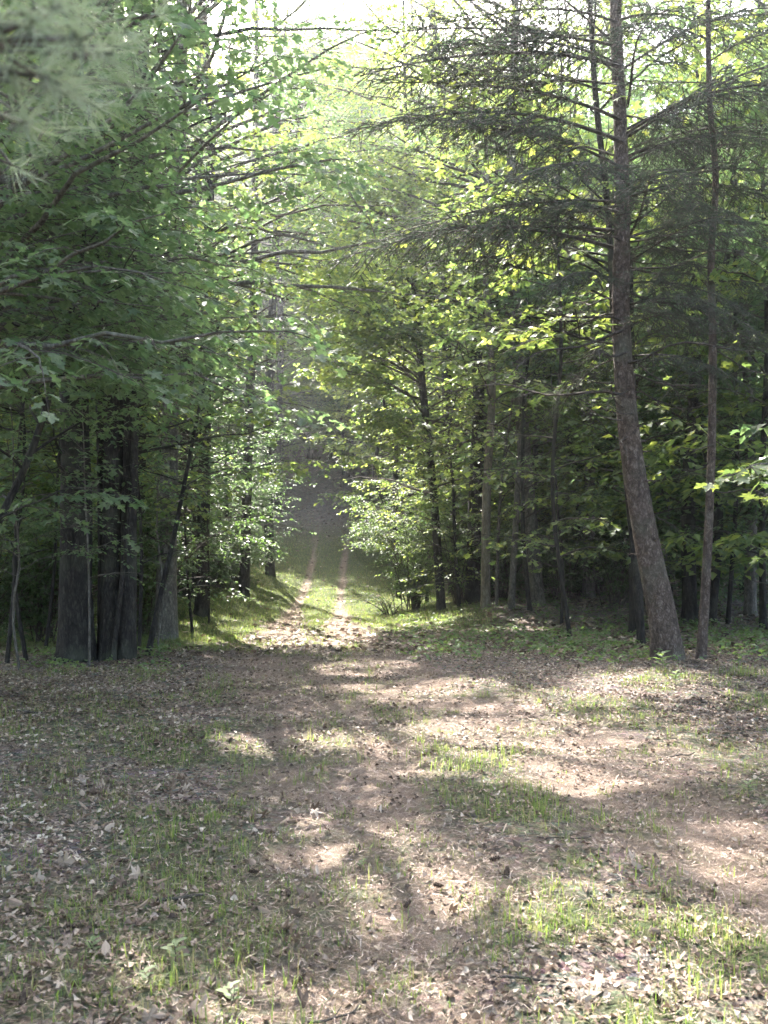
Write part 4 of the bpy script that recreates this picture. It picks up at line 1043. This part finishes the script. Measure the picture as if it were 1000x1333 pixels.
def blocks_sun(x, y, top):
    n = 110; a = rng.uniform(0, 6.28, n); q = 2.4 * np.sqrt(rng.random(n))
    P = np.column_stack([x + q * np.cos(a), y + q * np.sin(a), float(gz(x, y)) + rng.uniform(.15, 1, n) * top])
    return sun_open(P, .3).mean() > .03
spots = []
def fill(n, y0, y1, ok, gap, wide, probs_l, probs_r, s0, s1):
    t = 0; c = 0
    while c < n and t < 12000:
        t += 1
        y = rng.uniform(y0, y1); x = rng.uniform(-wide, wide) * y
        if not ok(x, y) or any((x - a[0]) ** 2 + (y - a[1]) ** 2 < gap(y) ** 2 for a in spots): continue
        k = int(rng.choice(6, p=probs_r if x > 0 else probs_l))
        if 9 < x < 21 and 32 < y < 55:
            if y < 36 or rng.random() < .5: continue
            k = 4
        if y < 72 and blocks_sun(x, y, (15, 19, 12, 21, 7, 17)[k] * s1):
            k = 4 if rng.random() < .5 else 2
            if blocks_sun(x, y, (7 if k == 4 else 12) * s1): continue
        spots.append((x, y, k, float(rng.uniform(s0, s1)))); c += 1
def ok_near(x, y):
    off = abs(x - path_x(y)); lim = float(np.interp(y, [17, 24, 34, 46, 60], [6.0, 6.2, 5.2, 3.4, 2.9]))
    return off > lim + (1.2 if x < path_x(y) else 0) * (y > 30) and not (y < 24 and off < 7 + (x > 0) * 1.5)
fill(120, 34, 62, ok_near, lambda y: 1.35 + y * .016, .5, [.22, .16, .24, .16, .16, .06], [.22, .12, .28, .10, .18, .10], .9, 1.35)
fill(70, 17, 34, ok_near, lambda y: 1.8, .5, [.18, .14, .28, .12, .24, .04], [.12, .08, .30, .0, .40, .10], .8, 1.1)
fill(175, 60, 118, lambda x, y: abs(x - path_x(y)) > (2.0 if y < 66 else 0), lambda y: 2.6, .46, [.34, .26, .1, .25, .0, .05], [.34, .26, .1, .25, .0, .05], 1.35, 1.85)
for y, xs_ in ((59.5, (-7.6, -6.6, -2.6, -1.4, -.4)), (61, (-8.2, -7.0, -5.8, -4.7, -3.5, -2.2, -.8, .6)), (63, (-8.8, -7.5, -6.3, -5.2, -4.1, -2.8, -1.5, 0)), (66, (-8, -6.6, -5.1, -3.6, -2.2, -.6))):
    for x in xs_: spots.append((x + rng.normal(0, .15), y + rng.normal(0, .3), int(rng.choice([0, 2, 3, 3, 4])), float(rng.uniform(.9, 1.3))))
for x, y in ((-13, 74), (-10.4, 75), (-8.2, 77), (-6, 74), (-3.8, 76), (-1.5, 78), (.8, 75), (3.2, 77), (-11.5, 82), (-7, 84), (-2.4, 85), (2, 84)): spots.append((x * 1.1, y + 9, int(rng.choice([0, 1])), float(rng.uniform(1.8, 2.1))))
count = {}
for x, y, k, sc in sorted(spots, key=lambda a: a[1]):
    px = CX + F_PX * x / y
    if px < -30 or px > 1060:
        sd = 'left' if x < 0 else 'right'; c = count[(k, sd)] = count.get((k, sd), -1) + 1
        put(k, x, y, sc, KW[k] + ' in the wood out to the ' + sd + ', ' + (RANK + ['fifteenth', 'last'])[min(c, 15)] + ' of its kind there', 'trees off to the sides'); continue
    m = next(t for lim, t in MARKS if px <= lim)
    zone = 'up the hill' if y > 48 else 'in the wood'
    c = count[(k, m, zone)] = count.get((k, m, zone), -1) + 1
    put(k, x, y, sc, KW[k] + ' ' + m + (' uphill, ' if y > 48 else ', ') + RANK[min(c, 13)] + ' of its kind', KW[k].split()[-1] + 's ' + zone)
# trees beside and behind the viewer keep the clearing enclosed
for x, y, k, lb in ((-8, 5, 1, 'close on the left of the clearing'), (-7, 1, 0, 'at the left elbow of the viewer'), (-9, -4, 3, 'behind the viewer on the left'), (-4, -8, 1, 'straight behind the viewer, to the left'), (3, -9, 0, 'straight behind the viewer, to the right'), (8, -5, 1, 'behind the viewer on the right'),
                    (8.5, 2, 3, 'close on the right of the clearing'), (10, 7.5, 0, 'just outside the right edge of view'), (9.6, 13.5, 1, 'right of the slender wavy spruce'), (-9.5, 10, 0, 'left of the near maples'), (10, 16, 5, 'behind the right edge trees'), (-12, 15, 3, 'deep beyond the left saplings'), (12, 9, 1, 'far out on the right'), (-13, 2, 1, 'far out on the left')):
    put(k, x, y, 1.0, KW[k] + ' standing ' + lb, 'trees around the clearing')

# --- pine boughs close to the camera, upper left
def pine_tuft(seed):
    r = np.random.default_rng(seed); mb = MB()
    n = 34; d = unit(np.column_stack([r.uniform(.1, 1, n), r.normal(0, .55, n), r.normal(-.15, .5, n)]))
    NT = (np.array([(0, -.5, 0), (0, .5, 0), (.5, -.45, -.02), (.5, .45, -.02), (1, 0, -.10)]), np.array([(0, 1, 3), (0, 3, 2), (2, 3, 4)]))
    scatter(mb, *NT, np.column_stack([r.uniform(-.02, .02, n), r.normal(0, .002, n), r.normal(0, .002, n)]), frames(d, unit(r.normal(0, 1, (n, 3)))), np.column_stack([r.uniform(.07, .11, n), np.full(n, .0014), np.full(n, .1)]), 0)
    tube(mb, [(-.05, 0, 0), (-.02, 0, .002), (.02, 0, 0)], [.003, .003, .0015], 5, 1)
    return mb.mesh('needle_tuft', [M_PINE, M_TWIG])
TUFTS = [pine_tuft(s) for s in (1, 2, 3, 4)]
pb = np.array([-2.1, 1.9, 0.0]); pb[2] = float(gz(pb[0], pb[1]))
proot = empty('pine_tree', pb, label='pine at the upper left whose long needled sprays hang close by', cat='tree')
b = MB(); p_, r_ = resample(np.array([pb - (0, 0, .1), pb + (0.02, 0, 3), pb + (.05, .05, 8), pb + (0, .1, 14)]), [.14, .12, .09, .02], .3); tube(b, p_, r_, 14, 0, rough=.06, flare=.3); b.build('trunk', [M_DARKBARK], proot, pb, True)
for b0, spots in (((-2.08, 1.9, 2.45), [(40, 30, 1.05), (100, 50, 1.0), (60, 100, 1.1), (10, 90, 1.15), (130, 70, 1.2), (30, 160, 1.25), (-10, 40, 1.1), (70, 10, 1.15), (90, 120, 1.25)]),
                  ((-2.06, 1.92, 2.6), [(185, 115, 1.9), (150, 60, 1.9), (85, 170, 1.9), (120, 135, 1.95), (165, 42, 2.0), (20, 145, 1.8), (100, 12, 1.9), (205, 20, 2.1), (60, 60, 1.8), (15, 215, 1.9)])):
    b0 = np.array(b0); b0 = b0 + (pb[0] - b0[0]) * np.array([1, 0, 0]) * .0
    hub = np.mean([W(*s) for s in spots], axis=0) * .75 + b0 * .25
    bb = MB(); tube(bb, [b0, (b0 + hub) / 2 + (0, 0, .05), hub], [.02, .014, .007], 6, 0)
    br = bb.build('branch', [M_TWIG], proot, pb, True)
    for sx, sy, dd in spots:
        dd *= .85 if dd < 1.5 else 1.0
        w = W(sx, sy, dd); t = MB(); tube(t, [hub, (hub + w) / 2 + (0, 0, .03), w], [.006, .004, .003], 5, 0); t.build('twig', [M_TWIG], proot, pb, True)
        for q in range(2 if dd < 1.2 else 1):
            o = link_mesh('needle_tuft', TUFTS[int(rng.integers(0, 4))], proot, w - pb)
            o.scale = (.85,) * 3 if dd < 1.2 else (1,) * 3
            dv = w - hub; o.rotation_euler = (rng.uniform(0, 6.28), rng.uniform(0, .5), math.atan2(dv[1], dv[0]) + rng.normal(0, .5))
# crown of the pine above the view
cbp = MB(); bp_ = limbs(p_, r_, 4.5, 13.5, 22, 2.6, shape='cone', el0=5, el1=0)
for a_, c_ in bp_: tube(cbp, a_, c_, 4, 1)
TW, SB, fol = foliage([a[0] for a in bp_], .2, .3, .7, .22, .3, .09, .13, flat=.2)[:3]
if fol is not None: add_leaves(cbp, fol, NEEDLE2, 0); c = cbp.build('crown', [M_NEEDLE, M_TWIG], proot, pb); c['kind'] = 'stuff'

# --- small things on the floor
def cone_mesh(seed):
    r = np.random.default_rng(seed); mb = MB(); n = 46
    for j in range(n):
        t = j / n; a = j * 2.399; rad_ = .5 * math.sin(math.pi * (.12 + .83 * t)) ** .8 * .62
        d = np.array([math.cos(a), math.sin(a), .35 + .5 * t]); p = np.array([math.cos(a) * rad_ * .5, math.sin(a) * rad_ * .5, t * 1.5 - .75])
        X = frames(d[None], np.array([[0, 0, 1.0]]))[0]
        v = np.array([(0, -.06, 0), (0, .06, 0), (.26, .12, .02), (.30, 0, .07), (.26, -.12, .02)]) @ X.T + p
        mb.add(v, [(0, 1, 2), (0, 2, 3), (0, 3, 4)], 0, r.random())
    q = np.linspace(-.75, .8, 7); tube(mb, np.column_stack([0 * q, 0 * q, q]), .24 * np.sin(np.linspace(.3, 3.0, 7)) + .02, 8, 0, .1)
    return mb.mesh('pine_cone', [M_CONE])
CONES = [cone_mesh(1), cone_mesh(2)]
for q, (cx_, cy2, lab) in enumerate([(262, 967, 'at the left end of the sunlit streak'), (300, 968, 'second from the left in the sunlit streak'), (375, 1165, 'in the grass left of the centre rut'), (135, 1178, 'among pale leaves at the left'), (160, 1120, 'in the shaded grass at the left'),
        (330, 1137, 'in front of the tufts left of the centre'), (660, 1147, 'in a dark hollow right of centre'), (645, 1130, 'beside the dark hollow right of centre'), (293, 1300, 'by the small green seedling in front'), (388, 1260, 'among pale leaves in the front'), (855, 1318, 'at the bottom right among pale leaves'),
        (530, 1172, 'on the needle covered rut'), (617, 887, 'on the right track, far off'), (385, 972, 'between the two ruts, far off'), (35, 1192, 'close to the left edge'), (95, 1215, 'between leaves near the left edge'), (570, 1155, 'on the rut beside the grass strip'), (960, 1250, 'near the right edge among grass'), (30, 1320, 'in the bottom left corner')]):
    x, y = px_ground(cx_, cy2); o = link_mesh('pine_cone', CONES[q % 2], None, (x, y, float(gz(x, y)) + .022)); s = float(rng.uniform(.028, .038)); o.scale = (s, s, s * 1.1)
    o.rotation_euler = (R(80 + rng.normal(0, 12)), 0, rng.uniform(0, 6.28)); tag(o, 'dark pine cone lying ' + lab, 'pine cone', 'pine cones on the forest floor')
for q, (a_, b_, w_, lab) in enumerate([((205, 1180), (265, 1168), .011, 'dark broken stick lying in the leaves at lower left'), ((10, 928), (55, 932), .012, 'thin stick lying flat near the left trees'), ((560, 1230), (610, 1215), .005, 'short pale twig in the front grass'), ((850, 995), (905, 985), .008, 'grey twig on the right track'),
                                   ((640, 1275), (735, 1290), .006, 'curved thin twig in the front'), ((930, 905), (995, 925), .015, 'fallen branch beside the slender spruce'), ((395, 1325), (470, 1300), .006, 'thin brown twig at the bottom edge'), ((700, 1098), (770, 1090), .005, 'thin twig between the ruts')]):
    P0 = np.array([*px_ground(*a_), 0]); P1 = np.array([*px_ground(*b_), 0]); n = 7; t = np.linspace(0, 1, n)[:, None]; P = P0 + (P1 - P0) * t + rng.normal(0, .006, (n, 3)); P[:, 2] = gz(P[:, 0], P[:, 1]) + w_ + .006
    b = MB(); tube(b, P, w_ * np.linspace(1, .55, n), 7, 0, rough=.15, seed=q); mp = P.mean(0); tube(b, [P[3], P[3] + (P1 - P0) * .18 + (0, .04, .02)], [w_ * .5, w_ * .2], 4, 0)
    o = b.build('fallen_stick', [M_TWIG], None, mp, True, loc=mp); tag(o, lab, 'stick', 'sticks on the forest floor')
def seedling(px0, py0, h, lab, lm=M_COVER):
    x, y = px_ground(px0, py0); base = np.array([x, y, float(gz(x, y))]); root = empty('seedling', base, label=lab, cat='seedling', group='seedlings on the forest floor')
    s = MB(); top = base + (rng.normal(0, .01), rng.normal(0, .01), h); tube(s, [base, (base + top) / 2 + (.005, 0, 0), top], [.002, .0018, .001], 4, 0); s.build('stem', [M_TWIG], root, base, True)
    n = 9; a = np.arange(n) * 2.4
    for j in range(n):
        zz = h * (.35 + .65 * j / (n - 1)); d = np.array([[math.cos(a[j]), math.sin(a[j]), .35]]); fr = frames(d, np.array([[0, 0, 1.0]]))[0]
        l = MB(); l.add(OVAL[0] * h * rng.uniform(.45, .7), OVAL[1], 0, rng.random()); o = l.build('leaf', [lm], root)
        o.matrix_basis = Matrix.Translation((0, 0, zz)) @ Matrix(fr.tolist()).to_4x4()
for p0, p1, h, lab in ((228, 1262, .09, 'bright green seedling in the sunlit front'), (190, 1290, .06, 'tiny seedling near the bottom left leaves'), (470, 1130, .05, 'tiny seedling on the edge of the centre rut'), (862, 880, .22, 'leafy seedling in front of the leaning spruce'), (880, 895, .15, 'small seedling right in front of the spruce foot'), (975, 1040, .08, 'low weed near the right edge of the track'), (300, 1310, .08, 'green weed beside the pale front leaves'), (120, 1250, .06, 'low green weed at the lower left')):
    seedling(p0, p1, h, lab)

# ------------------------------------------------------------------ haze
if HAZE > 0:  # scattering volume added to stand in for lens glare towards the sun
    zs = [o.location.z for o in COL.objects]
    hb = MB(); X0, X1, Y0, Y1, Z0, Z1 = -190, 190, -75, 330, -3.5, 56
    # the box stands above it and a metre and more below the lowest point
    v = [(X0, Y0, Z0), (X1, Y0, Z0), (X1, Y1, Z0), (X0, Y1, Z0), (X0, Y0, Z1), (X1, Y0, Z1), (X1, Y1, Z1), (X0, Y1, Z1)]
    hb.add(v, [(0, 2, 1), (0, 3, 2), (4, 5, 6), (4, 6, 7), (0, 1, 5), (0, 5, 4), (1, 2, 6), (1, 6, 5), (2, 3, 7), (2, 7, 6), (3, 0, 4), (3, 4, 7)])
    m, nt, out = mat_new('haze'); pv = nd(nt, 'ShaderNodeVolumePrincipled'); pv.inputs['Color'].default_value = (.92, .96, 1, 1)
    pv.inputs['Density'].default_value = HAZE; pv.inputs['Anisotropy'].default_value = .8
    nt.links.new(pv.outputs[0], out.inputs['Volume'])
    tag(hb.build('haze', [m]), label='thin haze through the wood, added for the veil of sun glare', kind='stuff')
tot = sum(len(m.polygons) for m in bpy.data.meshes)
print('TRIS', tot, 'OBJ', len(COL.objects), 'T', round(time.time() - T0, 1))
for m in sorted(bpy.data.meshes, key=lambda m: -len(m.polygons))[:14]: print('  ', m.name, len(m.polygons))
